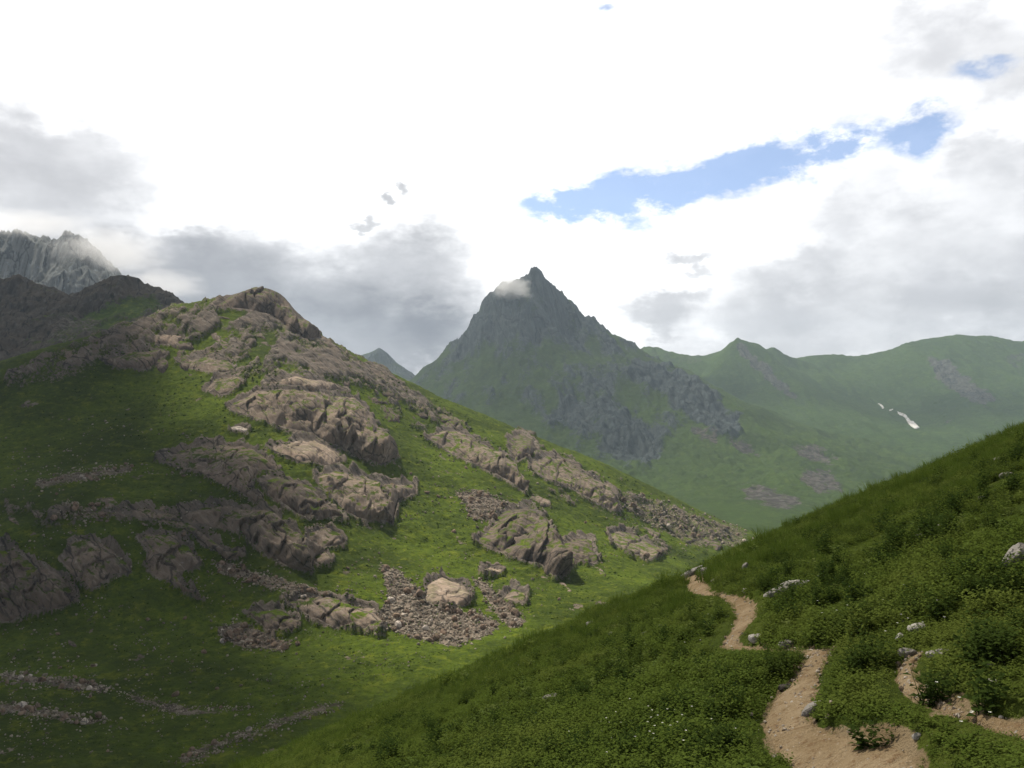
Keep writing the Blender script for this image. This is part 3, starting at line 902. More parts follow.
# ---- boulders and scree
def ico(sub):
    bm = bmesh.new()
    bmesh.ops.create_icosphere(bm, subdivisions=sub, radius=1.0)
    bm.verts.ensure_lookup_table()
    V = np.array([v.co[:] for v in bm.verts])
    f = np.array([[v.index for v in fc.verts] for fc in bm.faces])
    bm.free()
    return V, f


ICO = {s: ico(s) for s in (1, 2, 3)}


def boulder_shape(seed, sub=2, planes=11, rough=.06):
    rn_ = np.random.default_rng(seed)
    V, f = ICO[sub]
    N = rn_.normal(size=(planes, 3))
    N /= np.linalg.norm(N, axis=1)[:, None]
    d = rn_.uniform(.62, .95, planes)
    dots = V @ N.T
    r = np.where(dots > .05, d / np.maximum(dots, .05), 9).min(1)
    r = np.minimum(r, 1.05)
    r = r * (1 + rough * fbm3(V[:, 0] * 2.2 + seed, V[:, 1] * 2.2, V[:, 2] * 2.2, 3, seed % 50))
    return V * r[:, None], f


def rotm(rn_):
    q = rn_.normal(size=4)
    q /= np.linalg.norm(q)
    w, x, y, z = q
    return np.array([[1 - 2 * (y * y + z * z), 2 * (x * y - z * w), 2 * (x * z + y * w)], [2 * (x * y + z * w), 1 - 2 * (x * x + z * z), 2 * (y * z - x * w)], [2 * (x * z - y * w), 2 * (y * z + x * w), 1 - 2 * (x * x + y * y)]])


B_MESH = []
for k in range(7):
    V, f = boulder_shape(900 + k, 2)
    B_MESH.append(mesh('boulder', V, f, M_BOULDER, False))
B_PALE = []
for k in range(3):
    V, f = boulder_shape(930 + k, 2)
    B_PALE.append(mesh('boulder', V, f, M_BOULDER_PALE, False))
WHOLE = [(-30, 470), (100, 420), (230, 440), (330, 520), (440, 430), (520, 440), (640, 500), (720, 545), (640, 570), (520, 620), (430, 660), (300, 700), (200, 740), (-30, 768)]
GROUPS = [  # region, big boulders, size px, loose stones, size px, label, group
    ('big', 60, (4, 9), 1500, (1.6, 4.2), 'angular brown boulder in the big scree field below the pale domed slab', 'boulders of the big scree field'),
    ('strip', 26, (4, 8), 380, (1.5, 3.6), 'angular boulder in the narrow rubble strip under the streaked cliff', 'boulders of the rubble strip'),
    ('low', 26, (4, 9), 260, (1.5, 3.8), 'angular boulder in the rubble heap at the foot of the dark block', 'boulders of the low rubble heap'),
    ('upper', 16, (4, 8), 300, (1.6, 3.6), 'reddish brown boulder in the pile above the tall dark buttress', 'boulders above the dark buttress'),
    ('right', 18, (4, 9), 220, (1.6, 3.6), 'brown boulder in the line of rubble below the tall dark buttress', 'boulders below the dark buttress'),
    ('shade', 18, (3, 7), 260, (1.4, 3.2), 'dark boulder in the thin rubble band on the shaded upper grass', 'boulders of the shaded band'),
    ('floor', 16, (4, 9), 300, (1.5, 4), 'grey boulder in the upper of two rubble bands on the valley floor', 'boulders of the upper floor band'),
    ('floor2', 16, (4, 9), 260, (1.5, 4), 'grey boulder in the lower of two rubble bands on the valley floor', 'boulders of the lower floor band'),
    ('stream', 0, (3, 5), 420, (1.0, 2.4), None, None),
    ('bank', 10, (3, 7), 420, (1.3, 3.0), 'grey boulder in the rubble line where valley floor meets near hill', 'boulders along the foot of the near hill'),
    ('ridge', 14, (4, 9), 420, (1.4, 4), 'grey brown boulder scattered over the far right end of the ridge', 'boulders on the far end of the ridge'),
    ('ledge', 10, (4, 8), 90, (1.5, 3.5), 'grey boulder scattered on the grass ledge above the heart shaped outcrop', 'boulders on the grass ledge'),
    ('whole', 50, (3.5, 8), 7000, (.8, 3.0), 'lone boulder lying on open grass of the left mountainside', 'lone boulders on open grass'),
]
SV, SF, nv = [], [], 0
LOW = [boulder_shape(950 + k, 1, 8, .0) for k in range(12)]
rn = np.random.default_rng(77)
for (nm, nb, bs, ns, ss, lb, grp) in GROUPS:
    poly = WHOLE if nm == 'whole' else SCREE[nm]
    uv = sample_poly(poly, nb + ns, rn)
    if nm == 'whole':
        keep = fbm2(uv[:, 0] / 60, uv[:, 1] / 40, 3, 500) + .7 * fbm2(uv[:, 0] / 18, uv[:, 1] / 9, 3, 501) + rn.uniform(-.25, .25, len(uv)) > .06
        keep[:nb] = True
        uv = uv[keep]
    if nm != 'whole':
        uv[nb:] += rn.normal(0, 1, (len(uv) - nb, 2)) * (11, 5.0) * rn.random((len(uv) - nb, 1)) ** 2
    P, ok = LA.hit(uv[:, 0], uv[:, 1])
    for k, (p, good) in enumerate(zip(P, ok)):
        if not good:
            continue
        if k < nb:
            sz = (bs[0] + (bs[1] - bs[0]) * rn.random() ** 2.2) * .5 * p[1] / F
            me = (B_PALE if rn.random() < .12 else B_MESH)
            o = obj('boulder', me[int(rn.integers(len(me)))], p + np.array([0, 0, .25 * sz]), label=lb, category='boulder', group=grp)
            o.rotation_euler = rn.uniform(0, 6.28, 3)
            o.scale = sz * rn.uniform(.75, 1.25, 3)
        else:
            sz = (ss[0] + (ss[1] - ss[0]) * rn.random() ** 2.5) * .5 * p[1] / F
            v, f = LOW[int(rn.integers(12))]
            v = (v * rn.uniform(.7, 1.25, 3)) @ rotm(rn).T * sz + p + np.array([0, 0, .2 * sz])
            SV.append(v)
            SF.append(f + nv)
            nv += len(v)
M_SCREE = slope_material('scree_stone', 1.0)
ms, ts, bs_, os_ = material('scree_rock')
pp = wpos(ts)
vv = ts.n('ShaderNodeTexVoronoi')
ts.put(vv.inputs['Vector'], pp)
vv.inputs['Scale'].default_value = .5
sx = ts.n('ShaderNodeSeparateColor')
ts.put(sx.inputs[0], vv.outputs['Color'])
ts.put(bs_.inputs['Base Color'], ts.mix(ts.ramp(ts.noise(pp, 1.2, 4), .55, .75, 0, .5), ts.mix(sx.outputs[0], (.095, .080, .065), (.33, .288, .235)), (.50, .47, .42)))
o = obj('scree', mesh('scree', np.concatenate(SV), np.concatenate(SF), ms, False), kind='stuff', label='loose brown stones of the scree fields on the left mountainside')

# ---- tussocks and low scrub that give the slope its grain
uv = sample_poly([(-40, 380), (100, 355), (200, 330), (300, 380), (385, 375), (520, 432), (680, 502), (745, 530), (700, 570), (520, 630), (430, 665), (300, 710), (200, 760), (-40, 768)], 26000, rn)
dn = fbm2(uv[:, 0] / 45, uv[:, 1] / 26, 4, 520, .6) + rn.uniform(-.35, .35, len(uv))
uv = uv[dn > .02]
P, ok = LA.hit(uv[:, 0], uv[:, 1])
ru = np.interp(rn.random(len(uv)), [0, .8, 1], [.7, 1.5, 2.6])
SV, SF, nv = [], [], 0
for p, good, u_ in zip(P, ok, ru):
    if good:
        v, f = LOW[int(rn.integers(12))]
        a_ = rn.uniform(0, 6.28)
        sz = u_ * .5 * p[1] / F
        v = v * (sz * rn.uniform(.9, 1.6), sz * rn.uniform(.9, 1.6), sz * rn.uniform(.5, .95))
        v = np.stack([v[:, 0] * math.cos(a_) - v[:, 1] * math.sin(a_), v[:, 0] * math.sin(a_) + v[:, 1] * math.cos(a_), v[:, 2]], 1)
        SV.append(v + p)
        SF.append(f + nv)
        nv += len(v)
mt_, t, b, o_ = material('tussock_grass')
p = wpos(t)
t.put(b.inputs['Base Color'], t.mix(t.ramp(t.noise(p, .4, 4, .7), .38, .64), (.030, .050, .008), (.062, .098, .012)))
obj('tussocks', mesh('tussocks', np.concatenate(SV), np.concatenate(SF), mt_, True), kind='stuff', label='grass tussocks and low scrub over the left mountainside')

# ---- snow patches in the far gully
m_snow, t_, b_, o_ = material('old_snow')
t_.put(b_.inputs['Base Color'], t_.mix(t_.ramp(t_.noise(wpos(t_), .06, 5), .4, .7), (.50, .50, .50), (.30, .28, .26)))
b_.inputs['Roughness'].default_value = .7
for q, lb in (([(897, 410), (901, 411), (906, 416), (912, 419), (919, 424), (922, 428), (915, 429), (910, 425), (904, 420), (899, 415)], 'largest curved snow patch lying in the far right gully'),
              ([(876, 402), (881, 403), (886, 406), (884, 408), (878, 405)], 'smaller snow sliver above the large snow patch in the gully'),
              ([(889, 408), (893, 408), (893, 410), (889, 410)], 'tiny snow spot between the sliver and the large snow patch')):
    V, f = outcrop(LF, q, 4.0, None, 700 + q[0][0], .5)
    c = V.mean(0)
    obj('snow_patch', mesh('snow_patch', V - c, f, m_snow), c, label=lb, category='snow patch')

# ================================================================== THE NEAR HILL
HC, HA, HB, HK = -2.2, .43, -.174, .00109


def hill_base(x, y):
    z = HC + HA * x + HB * y - HK * y * y - .004 * np.maximum(y - 90, 0) ** 2
    z = z + .45 * sstep(18, 50, y) * fbm2(x / 11, y / 16, 3, 603)
    return z + .13 * fbm2(x / 6, y / 6, 3, 601) + .045 * fbm2(x / 1.1, y / 1.1, 3, 605) - .10


LH = Layer(urange(-900, 2500, 4), geo(.9, 140, 440))
LH.set(hill_base(LH.X, LH.Y))


def hit_hill(px, py):
    """ground point seen through a pixel (just under the crest for pixels above it)"""
    px, py = np.broadcast_arrays(np.atleast_1d(np.asarray(px, float)), np.atleast_1d(np.asarray(py, float)))
    P, ok = LH.hit(px, py)
    py = py.copy()
    for _ in range(12):
        if ok.all():
            break
        py[~ok] += 2.0
        P, ok = LH.hit(px, py)
    P = np.nan_to_num(P, nan=30.0)
    return P[:, 0], P[:, 1]


PATH_PIX = [  # centre x, y, width in pixels
    (882, 800, 120), (872, 768, 84), (846, 750, 76), (806, 734, 52), (787, 718, 42), (789, 700, 44), (797, 684, 40), (806, 670, 29), (814, 656, 24), (817, 648, 21),
    (800, 645, 9), (757, 645, 8), (731, 640, 12), (738, 626, 15), (746, 614, 18), (744, 604, 16), (736, 597, 12), (722, 592, 6), (706, 590, 8), (698, 584, 15), (690, 577, 16), (680, 571, 11), (672, 566, 8)]
PATH2_PIX = [(1040, 722, 26), (1010, 716, 22), (985, 709, 14), (960, 703, 9), (938, 694, 10), (924, 688, 16), (911, 678, 17), (905, 667, 15), (908, 655, 13), (922, 645, 6)]


def path_line(pix, n=8):
    pts = []
    for p in pix:
        x, y = hit_hill(p[0], p[1])
        pts.append((x[0], y[0], p[2] * y[0] / F * .5))
    P = np.array(pts)
    out = []
    Q = np.concatenate([P[:1], P, P[-1:]])
    for i in range(1, len(Q) - 2):
        for t in np.linspace(0, 1, n, endpoint=False):
            a, b, c, d = Q[i - 1], Q[i], Q[i + 1], Q[i + 2]
            out.append(.5 * (2 * b + (c - a) * t + (2 * a - 5 * b + 4 * c - d) * t * t + (3 * b - a - 3 * c + d) * t ** 3))
    out.append(P[-1])
    return np.array(out)


PATH1, PATH2 = path_line(PATH_PIX), path_line(PATH2_PIX)


def path_q(x, y):
    """distance to the nearest trodden path in half widths, and in metres beyond its edge"""
    q = np.full(np.shape(x), 1e9)
    e = np.full(np.shape(x), 1e9)
    for L in (PATH1, PATH2):
        for (ax, ay, aw), (bx, by, bw) in zip(L[:-1], L[1:]):
            ex, ey = bx - ax, by - ay
            t = np.clip(((x - ax) * ex + (y - ay) * ey) / max(ex * ex + ey * ey, 1e-9), 0, 1)
            d = np.hypot(x - ax - t * ex, y - ay - t * ey)
            w = aw + t * (bw - aw)
            q = np.minimum(q, d / w)
            e = np.minimum(e, d - w)
    return q, e


def hill_z(x, y, path=True):
    z = hill_base(x, y)
    if path:
        q, e = path_q(x, y)
        z = z - .09 * sstep(.16, -.02, e)
    return z


nearq, neare = path_q(LH.X, LH.Y)
hz = hill_z(LH.X, LH.Y, False) - .09 * sstep(.16, -.02, neare)
LH.set(hz)
soil = sstep(.10, -.04, neare + .14 * fbm2(LH.X / .6, LH.Y / .5, 3, 610))
# the bare bank above the lower bend
bkx, bky = hit_hill(np.array([845, 872, 900, 905, 880]), np.array([742, 737, 738, 752, 760]))
bank_pts = list(zip(bkx, bky))
soil = np.maximum(soil, sstep(.12, -.05, line_d(LH.X, LH.Y, bank_pts[:4]) - .04 + .12 * fbm2(LH.X / .4, LH.Y / .4, 3, 611)))
spots = fbm2(LH.X / 1.3, LH.Y / 1.3, 4, 612, .6)
soil = np.maximum(soil, .75 * sstep(.42, .6, spots))
mh, t, b, o_ = material('hill_ground')
p = wpos(t)
n1 = t.noise(p, .5, 5, .6)
n2 = t.noise(p, 7., 5, .7)
gcol = t.mix(t.ramp(n1, .38, .62), (.055, .080, .014), (.086, .112, .020))
gcol = t.mix(t.ramp(n2, .45, .68, 0, .7), gcol, (.030, .040, .012))
dirt = t.mix(t.ramp(t.noise(p, 2.2, 6, .65), .35, .65), (.225, .165, .094), (.305, .235, .145))
dirt = t.mix(t.ramp(n2, .58, .72, 0, .7), dirt, (.42, .34, .25))
sm = t.ramp(t.math('ADD', t.attr('soil'), t.math('MULTIPLY', t.math('SUBTRACT', n2, .5), .7)), .4, .6)
t.put(b.inputs['Base Color'], t.mix(sm, gcol, dirt))
bump(t, b, t.math('ADD', n2, t.math('MULTIPLY', t.noise(p, 30., 4, .7), .6)), .10, 1.)
LH.build('hillside', mh, dict(soil=soil), kind='structure', label='near grassy hillside falling to the left into the valley')


# ---- paths: trodden earth lying in their own shallow groove
mp_, t, b, o_ = material('trodden_earth')
p = wpos(t)
n1 = t.noise(p, 1.3, 6, .62)
n2 = t.noise(p, 9., 5, .7)
n3 = t.noise(p, 38., 3, .7)
col = t.mix(t.ramp(n1, .35, .66), (.235, .172, .098), (.320, .246, .155))
col = t.mix(t.ramp(n2, .50, .66, 0, .75), col, (.17, .105, .056))
col = t.mix(t.ramp(n3, .60, .70, 0, .75), col, (.44, .37, .29))
t.put(b.inputs['Base Color'], col)
bump(t, b, t.math('ADD', t.math('MULTIPLY', n1, 2.), t.math('ADD', n2, t.math('MULTIPLY', n3, .5))), .07, 1.)


def build_path(L, seed, label):
    NC = 15
    d = np.gradient(L[:, :2], axis=0)
    d /= np.linalg.norm(d, axis=1)[:, None]
    nrm = np.stack([-d[:, 1], d[:, 0]], 1)
    s = np.linspace(-1, 1, NC)
    along = np.arange(len(L)) * .35
    X = np.zeros((len(L), NC))
    Y = X.copy()
    for sgn, msk in ((-1, s < 0), (1, s >= 0)):
        wob = 1.0 + .26 * fbm2(along * 1.7, along * 0 + sgn * 9.3, 3, seed + sgn)
        X[:, msk] = L[:, :1] + nrm[:, :1] * s[msk][None] * (L[:, 2] * wob)[:, None]
        Y[:, msk] = L[:, 1:2] + nrm[:, 1:] * s[msk][None] * (L[:, 2] * wob)[:, None]
    Z = hill_z(X, Y) + .030 - .035 * (s[None] ** 4) + .03 * fbm2(X / .5, Y / .5, 4, seed, .6)
    V = np.stack([X, Y, Z], -1).reshape(-1, 3)
    me = mesh('path', V, grid_faces(len(L), NC), mp_)
    return obj('path', me, kind='structure', label=label)


# ---- finer centre lines for a smooth strip
def dense(L, n):
    i = np.linspace(0, len(L) - 1, n)
    return np.stack([np.interp(i, np.arange(len(L)), L[:, k]) for k in range(3)], 1)


build_path(dense(PATH1, 420), 620, 'winding brown earth footpath on the near hill')
build_path(dense(PATH2, 140), 640, 'short worn earth track right of the footpath')


# ---- plants
def leaf_material(name, A, B, C):
    m = bpy.data.materials.new(name)
    m.use_nodes = True
    t = NT(m.node_tree)
    oi = t.n('ShaderNodeObjectInfo')
    p = wpos(t)
    col = t.mix(oi.outputs['Random'], A, B)
    col = t.mix(t.ramp(t.noise(p, .35, 4, .6), .48, .68, 0, .7), col, C)
    d = t.n('ShaderNodeBsdfDiffuse')
    tr = t.n('ShaderNodeBsdfTranslucent')
    t.put(d.inputs[0], col)
    t.put(tr.inputs[0], t.mix(.5, col, C))
    ms_ = t.n('ShaderNodeMixShader')
    ms_.inputs[0].default_value = .3
    t.put(ms_.inputs[1], d.outputs[0])
    t.put(ms_.inputs[2], tr.outputs[0])
    o = t.n('ShaderNodeOutputMaterial')
    t.put(o.inputs[0], ms_.outputs[0])
    return m


M_HERB = leaf_material('herb_leaf', (.078, .116, .021), (.108, .150, .029), (.136, .168, .036))
M_BUSH = leaf_material('shrub_leaf', (.036, .058, .013), (.056, .082, .018), (.078, .106, .024))
M_SHRUB = leaf_material('dark_shrub_leaf', (.026, .046, .011), (.042, .066, .015), (.058, .086, .019))
M_TUFT = leaf_material('grass_blade', (.080, .128, .020), (.108, .160, .026), (.13, .175, .034))
M_PALE = leaf_material('pale_leaf', (.10, .15, .035), (.14, .18, .05), (.15, .17, .05))
m_fl, t, b, o_ = material('white_petal')
b.inputs['Base Color'].default_value = (.72, .72, .66, 1)


def leafy(seed, stems, h, leaf, spread, per, flat=.35):
    """leaves on upright stems: folded diamond blades"""
    rn_ = np.random.default_rng(seed)
    V, Fc = [], []
    n = 0
    for s_ in range(stems):
        a0 = rn_.uniform(0, 6.28)
        r0 = spread * math.sqrt(rn_.random()) * .6
        base = np.array([r0 * math.cos(a0), r0 * math.sin(a0), 0])
        hh = h * rn_.uniform(.6, 1.1)
        tip = base * 1.7 + np.array([rn_.normal(0, .08), rn_.normal(0, .08), 1]) * hh
        # stem
        w = leaf * .05
        V += [base + (w, 0, 0), base - (w, 0, 0), tip]
        Fc.append((n, n + 1, n + 2))
        n += 3
        for k in range(per):
            t_ = (k + .6) / per
            c = base + (tip - base) * t_
            a = k * 2.4 + a0 + rn_.normal(0, .3)
            L = leaf * rn_.uniform(.7, 1.25) * (1.15 - .5 * t_)
            up = rn_.uniform(-.1, .7) * (1 - flat) + .25 * t_
            d = np.array([math.cos(a), math.sin(a), up])
            d /= np.linalg.norm(d)
            sd = np.array([-math.sin(a), math.cos(a), rn_.normal(0, .25)])
            w = L * .27
            m_ = c + d * L * .5
            V += [c, m_ + sd * w + (0, 0, L * .06), m_ - sd * w + (0, 0, L * .06), c + d * L - np.array([0, 0, L * .18])]
            Fc += [(n, n + 1, n + 2), (n + 1, n + 3, n + 2)]
            n += 4
    return np.array(V), np.array(Fc)


def tuft(seed, blades, h, spread, w):
    rn_ = np.random.default_rng(seed)
    V, Fc = [], []
    n = 0
    for k in range(blades):
        a = rn_.uniform(0, 6.28)
        r0 = spread * math.sqrt(rn_.random())
        b0 = np.array([r0 * math.cos(a), r0 * math.sin(a), 0])
        hh = h * rn_.uniform(.55, 1.1)
        a2 = a + rn_.normal(0, .6)
        lean = hh * rn_.uniform(.1, .55)
        o2 = np.array([math.cos(a2), math.sin(a2), 0])
        mid = b0 + o2 * lean * .35 + np.array([0, 0, hh * .6])
        tip = b0 + o2 * lean + np.array([0, 0, hh])
        a3 = rn_.uniform(0, 6.28)
        sd = np.array([math.cos(a3), math.sin(a3), 0]) * w
        V += [b0 + sd, b0 - sd, mid + sd * .8, mid - sd * .8, tip]
        Fc += [(n, n + 1, n + 3), (n, n + 3, n + 2), (n + 2, n + 3, n + 4)]
        n += 5
    return np.array(V), np.array(Fc)


PROT = bpy.data.collections.new('plant_kinds')


def proto(name, vf, mat):
    o = bpy.data.objects.new(name, mesh(name, vf[0], vf[1], mat, False))
    PROT.objects.link(o)
    return o


# order matters: names sort alphabetically for the instance index
for k in range(4):
    proto('a_herb_%d' % k, leafy(700 + k, 10, .075, .05, .17, 4, .7), M_HERB)
for k in range(3):
    proto('b_leafy_%d' % k, leafy(710 + k, 10, .17, .06, .14, 7, .35), M_BUSH)
for k in range(3):
    proto('c_tuft_%d' % k, tuft(720 + k, 50, .30, .15, .006), M_TUFT)
for k in range(2):
    proto('e_broad_%d' % k, leafy(740 + k, 7, .14, .11, .13, 5, .5), M_PALE)
for k in range(2):
    proto('d_tall_%d' % k, leafy(730 + k, 12, .22, .06, .15, 8, .25), M_HERB)


def scatter(name, pos, idx, scl, rot, **props):
    me = bpy.data.meshes.new(name)
    me.vertices.add(len(pos))
    me.vertices.foreach_set('co', np.asarray(pos, np.float32).ravel())
    a = me.attributes.new('kind_index', 'INT', 'POINT')
    a.data.foreach_set('value', np.asarray(idx, np.int32))
    a = me.attributes.new('size', 'FLOAT', 'POINT')
    a.data.foreach_set('value', np.asarray(scl, np.float32))
    a = me.attributes.new('turn', 'FLOAT_VECTOR', 'POINT')
    a.data.foreach_set('vector', np.asarray(rot, np.float32).ravel())
    o = obj(name, me, **props)
    ng = bpy.data.node_groups.new(name, 'GeometryNodeTree')
    ng.interface.new_socket('Geometry', in_out='INPUT', socket_type='NodeSocketGeometry')
    ng.interface.new_socket('Geometry', in_out='OUTPUT', socket_type='NodeSocketGeometry')
    N, Lk = ng.nodes, ng.links
    gi, go = N.new('NodeGroupInput'), N.new('NodeGroupOutput')
    iop = N.new('GeometryNodeInstanceOnPoints')
    ci = N.new('GeometryNodeCollectionInfo')
    ci.inputs['Collection'].default_value = PROT
    ci.inputs['Separate Children'].default_value = True
    ci.inputs['Reset Children'].default_value = True

    def named(nm, ty):
        nd = N.new('GeometryNodeInputNamedAttribute')
        nd.data_type = ty
        nd.inputs['Name'].default_value = nm
        return nd.outputs['Attribute']
    Lk.new(gi.outputs[0], iop.inputs['Points'])
    Lk.new(ci.outputs[0], iop.inputs['Instance'])
    iop.inputs['Pick Instance'].default_value = True
    Lk.new(named('kind_index', 'INT'), iop.inputs['Instance Index'])
    e2r = N.new('FunctionNodeEulerToRotation')
    Lk.new(named('turn', 'FLOAT_VECTOR'), e2r.inputs[0])
    Lk.new(e2r.outputs[0], iop.inputs['Rotation'])
    Lk.new(named('size', 'FLOAT'), iop.inputs['Scale'])
    Lk.new(iop.outputs[0], go.inputs[0])
    md = o.modifiers.new('plants', 'NODES')
    md.node_group = ng
    return o


rn = np.random.default_rng(808)


def hill_points(n, d0, d1, u0=-.72, u1=.92):
    y = np.sqrt(rn.uniform(d0 ** 2, d1 ** 2, n))
    u = rn.uniform(u0, u1, n)
    return u * y, y


XY = [hill_points(9000, 2.2, 30, .92, 1.7), hill_points(28000, 2.2, 12), hill_points(30000, 12, 30), hill_points(36000, 30, 66), hill_points(7000, 66, 100)]
X = np.concatenate([a for a, _ in XY])
Y = np.concatenate([b for _, b in XY])
q, e = path_q(X, Y)
bank_d = line_d(X, Y, bank_pts[:4])
patch = fbm2(X / 2.6, Y / 3.4, 4, 660, .6)
patch2 = fbm2(X / 7.5, Y / 9, 3, 665, .6)
bare = fbm2(X / 1.3, Y / 1.3, 4, 612, .6)
ok = (e > -.05 + .13 * rn.random(len(X))) & (bank_d > .08 + .1 * rn.random(len(X))) & (bare < .50)
X, Y, e, patch, patch2 = X[ok], Y[ok], e[ok], patch[ok], patch2[ok]
Z = hill_z(X, Y) - .015
pxh, pyh = proj(X, Y, Z)
crest_strip = sstep(50, 6, line_d(pxh, pyh, [(180, 780), (450, 668), (690, 572)])) + sstep(62, 18, line_d(pxh, pyh, [(690, 572), (850, 503), (1040, 415)]))
v = rn.random(len(X))
low_turf = (patch + .35 * patch2 + (v - .5) * .5 < np.where(pxh > 700, .16, .04)) & (crest_strip < .4)
idx = np.where(low_turf, rn.integers(0, 4, len(X)), np.where(v < .25, rn.integers(0, 4, len(X)), np.where(v < .72, rn.integers(4, 7, len(X)), rn.integers(10, 12, len(X)))))
lump = fbm2(X / 1.9, Y / 3.0, 3, 668, .55)
tall = (crest_strip > .35) & (rn.random(len(X)) < .95 * np.clip(crest_strip, 0, 1) * sstep(-.25, .2, lump))
idx = np.where(tall, np.where(v < .28, rn.integers(7, 10, len(X)), np.where(v < .62, rn.integers(10, 12, len(X)), rn.integers(4, 7, len(X)))), idx)
idx = np.where((Y < 45) & (rn.random(len(X)) < .05) & (patch2 > -.1), rn.integers(12, 14, len(X)), idx)
idx = np.where((e < .30) & (idx > 3) & (rn.random(len(X)) < .6), rn.integers(0, 4, len(X)), idx)
scl = rn.uniform(.7, 1.25, len(X)) * np.where(low_turf, .75, 1.0) * np.where(Y > 30, 1.5, 1.0) * np.where(tall, .5 + 1.2 * np.clip(.1 + 1.6 * lump, 0, 1), 1)
scl *= np.where(Y < 5, .8, 1)
rot = np.stack([rn.normal(0, .12, len(X)), rn.normal(0, .12, len(X)), rn.uniform(0, 6.28, len(X))], 1)
HGT = np.array([.08] * 4 + [.18] * 3 + [.30] * 3 + [.24] * 2 + [.16] * 2)
# plants that would hide the path from the camera are lowered and thinned
pxa, pya = proj(X, Y, Z + HGT[idx] * scl * .8)
xa, ya = hit_hill(pxa, pya)
over_path = (path_q(xa, ya)[1] < .15) & (Y < ya)
scl = np.where(over_path, scl * np.where(Y > 20, .3, .5), scl)
thin = ~(over_path & (rn.random(len(X)) < np.where(Y > 20, .9, .0)))
X, Y, Z, idx, scl, rot = X[thin], Y[thin], Z[thin], idx[thin], scl[thin], rot[thin]
scatter('ground_cover', np.stack([X, Y, Z], 1), idx, scl, rot, kind='stuff', label='dense green herbs and grass covering the near hillside')

# ---- shrubs standing out from the ground cover: up to 300 as things
SHRUBS = []
for k in range(6):
    v_, f_ = leafy(760 + k, 18, .30, .075, .20, 9, .3) if k < 4 else leafy(760 + k, 10, .40, .075, .12, 11, .25)
    SHRUBS.append(mesh('shrub', v_, f_, M_SHRUB, False))


def place_shrub(px_, py_, size, label, group=None, kind=None):
    x, y = (float(a[0]) for a in hit_hill(px_, py_))
    z = float(hill_z(np.array([x]), np.array([y]))[0])
    k = int(rn.integers(6)) if kind is None else kind
    o = obj('shrub', SHRUBS[k], (float(x), float(y), float(z) - .02), label=label, category='shrub')
    if group:
        o['group'] = group
    o.rotation_euler = (rn.normal(0, .1), rn.normal(0, .1), rn.uniform(0, 6.28))
    o.scale = (size * rn.uniform(.9, 1.15), size * rn.uniform(.9, 1.15), size)
    return o


AREAS = [([(640, 615), (700, 610), (720, 640), (760, 660), (750, 768), (420, 768), (480, 690), (560, 650)], 90, 'dark leafy shrub on the slope left of the footpath', 'shrubs left of the footpath', (.7, 1.1)),
         ([(230, 768), (450, 680), (600, 612), (640, 615), (480, 690), (420, 768)], 48, 'dark shrub on the lower left slope below the crest', 'shrubs on the lower left slope', (.8, 1.3)),
         ([(700, 590), (1024, 440), (1024, 520), (850, 585), (760, 615)], 78, 'dark green shrub on the upper right slope under the crest', 'shrubs on the upper right slope', (.9, 1.6)),
         ([(760, 620), (860, 590), (1024, 530), (1024, 690), (900, 640), (835, 700), (830, 640)], 52, 'dark green shrub between the footpath and the big boulder', 'shrubs right of the footpath', (.7, 1.2))]
for poly, n, lb, gp, sz in AREAS:
    uv = sample_poly(poly, n * 4, rn)
    x, y = hit_hill(uv[:, 0], uv[:, 1])
    e_ = path_q(x, y)[1]
    for lift in (8, 16):
        e_ = np.minimum(e_, path_q(*hit_hill(uv[:, 0], uv[:, 1] - lift))[1] + .3)
    c = fbm2(uv[:, 0] / 40, uv[:, 1] / 25, 3, 680)
    order = np.argsort(-c + rn.uniform(0, .5, len(c)))
    done = 0
    for i in order:
        if e_[i] < .35 or done >= n:
            continue
        place_shrub(uv[i, 0], uv[i, 1], rn.uniform(*sz), lb, gp)
        done += 1
for px_, py_, sz, lb in [(691, 566, 2.0, 'round dark bush beside the top end of the footpath'), (699, 581, 1.2, 'small bush among pale rocks at the top of the footpath'),
                         (938, 702, 1.0, 'tall thin stemmed plant at the lower end of the worn track'), (926, 706, .8, 'short bushy plant just left of the tall thin plant'),
                         (985, 716, 1.2, 'broad light bush right of the tall thin plant'), (783, 668, 1.0, 'dark bush against the left edge of the straight path stretch'),
                         (868, 668, 1.2, 'dark bush midway between the footpath and the worn track'), (875, 745, .8, 'small bush on the bare bank at the lower bend'), (716, 622, 1.1, 'dark bush inside the middle bend of the footpath')]:
    place_shrub(px_, py_, sz, lb)

# ---- stones on the near hill
STONE = []
for k in range(8):
    V, f = boulder_shape(1000 + k, 3, 13, .09)
    STONE.append((V, f))


def stone(px_, py_, wpx, hpx, label, mat=M_STONE, tilt=0.0, depth=.9, k=None, cat='stone', sink=.4):
    """px_, py_: foot centre of the stone in view, wpx x hpx its visible size"""
    x, y = (float(a[0]) for a in hit_hill(px_, py_ + hpx * .2))
    z = float(hill_z(np.array([x]), np.array([y]))[0])
    k = int(rn.integers(8)) if k is None else k
    V, f = STONE[k]
    w, h = wpx * y / F * .62, hpx * y / F * .72
    V = V * (w, w * depth, h)
    c, s_ = math.cos(tilt), math.sin(tilt)
    V = np.stack([V[:, 0] * c - V[:, 2] * s_, V[:, 1], V[:, 0] * s_ + V[:, 2] * c], 1)
    o = obj(cat, mesh(cat, V, f, mat, False), (x, y, z + h * (1 - 2 * sink) + abs(math.sin(tilt)) * w * .3), label=label, category=cat)
    return o


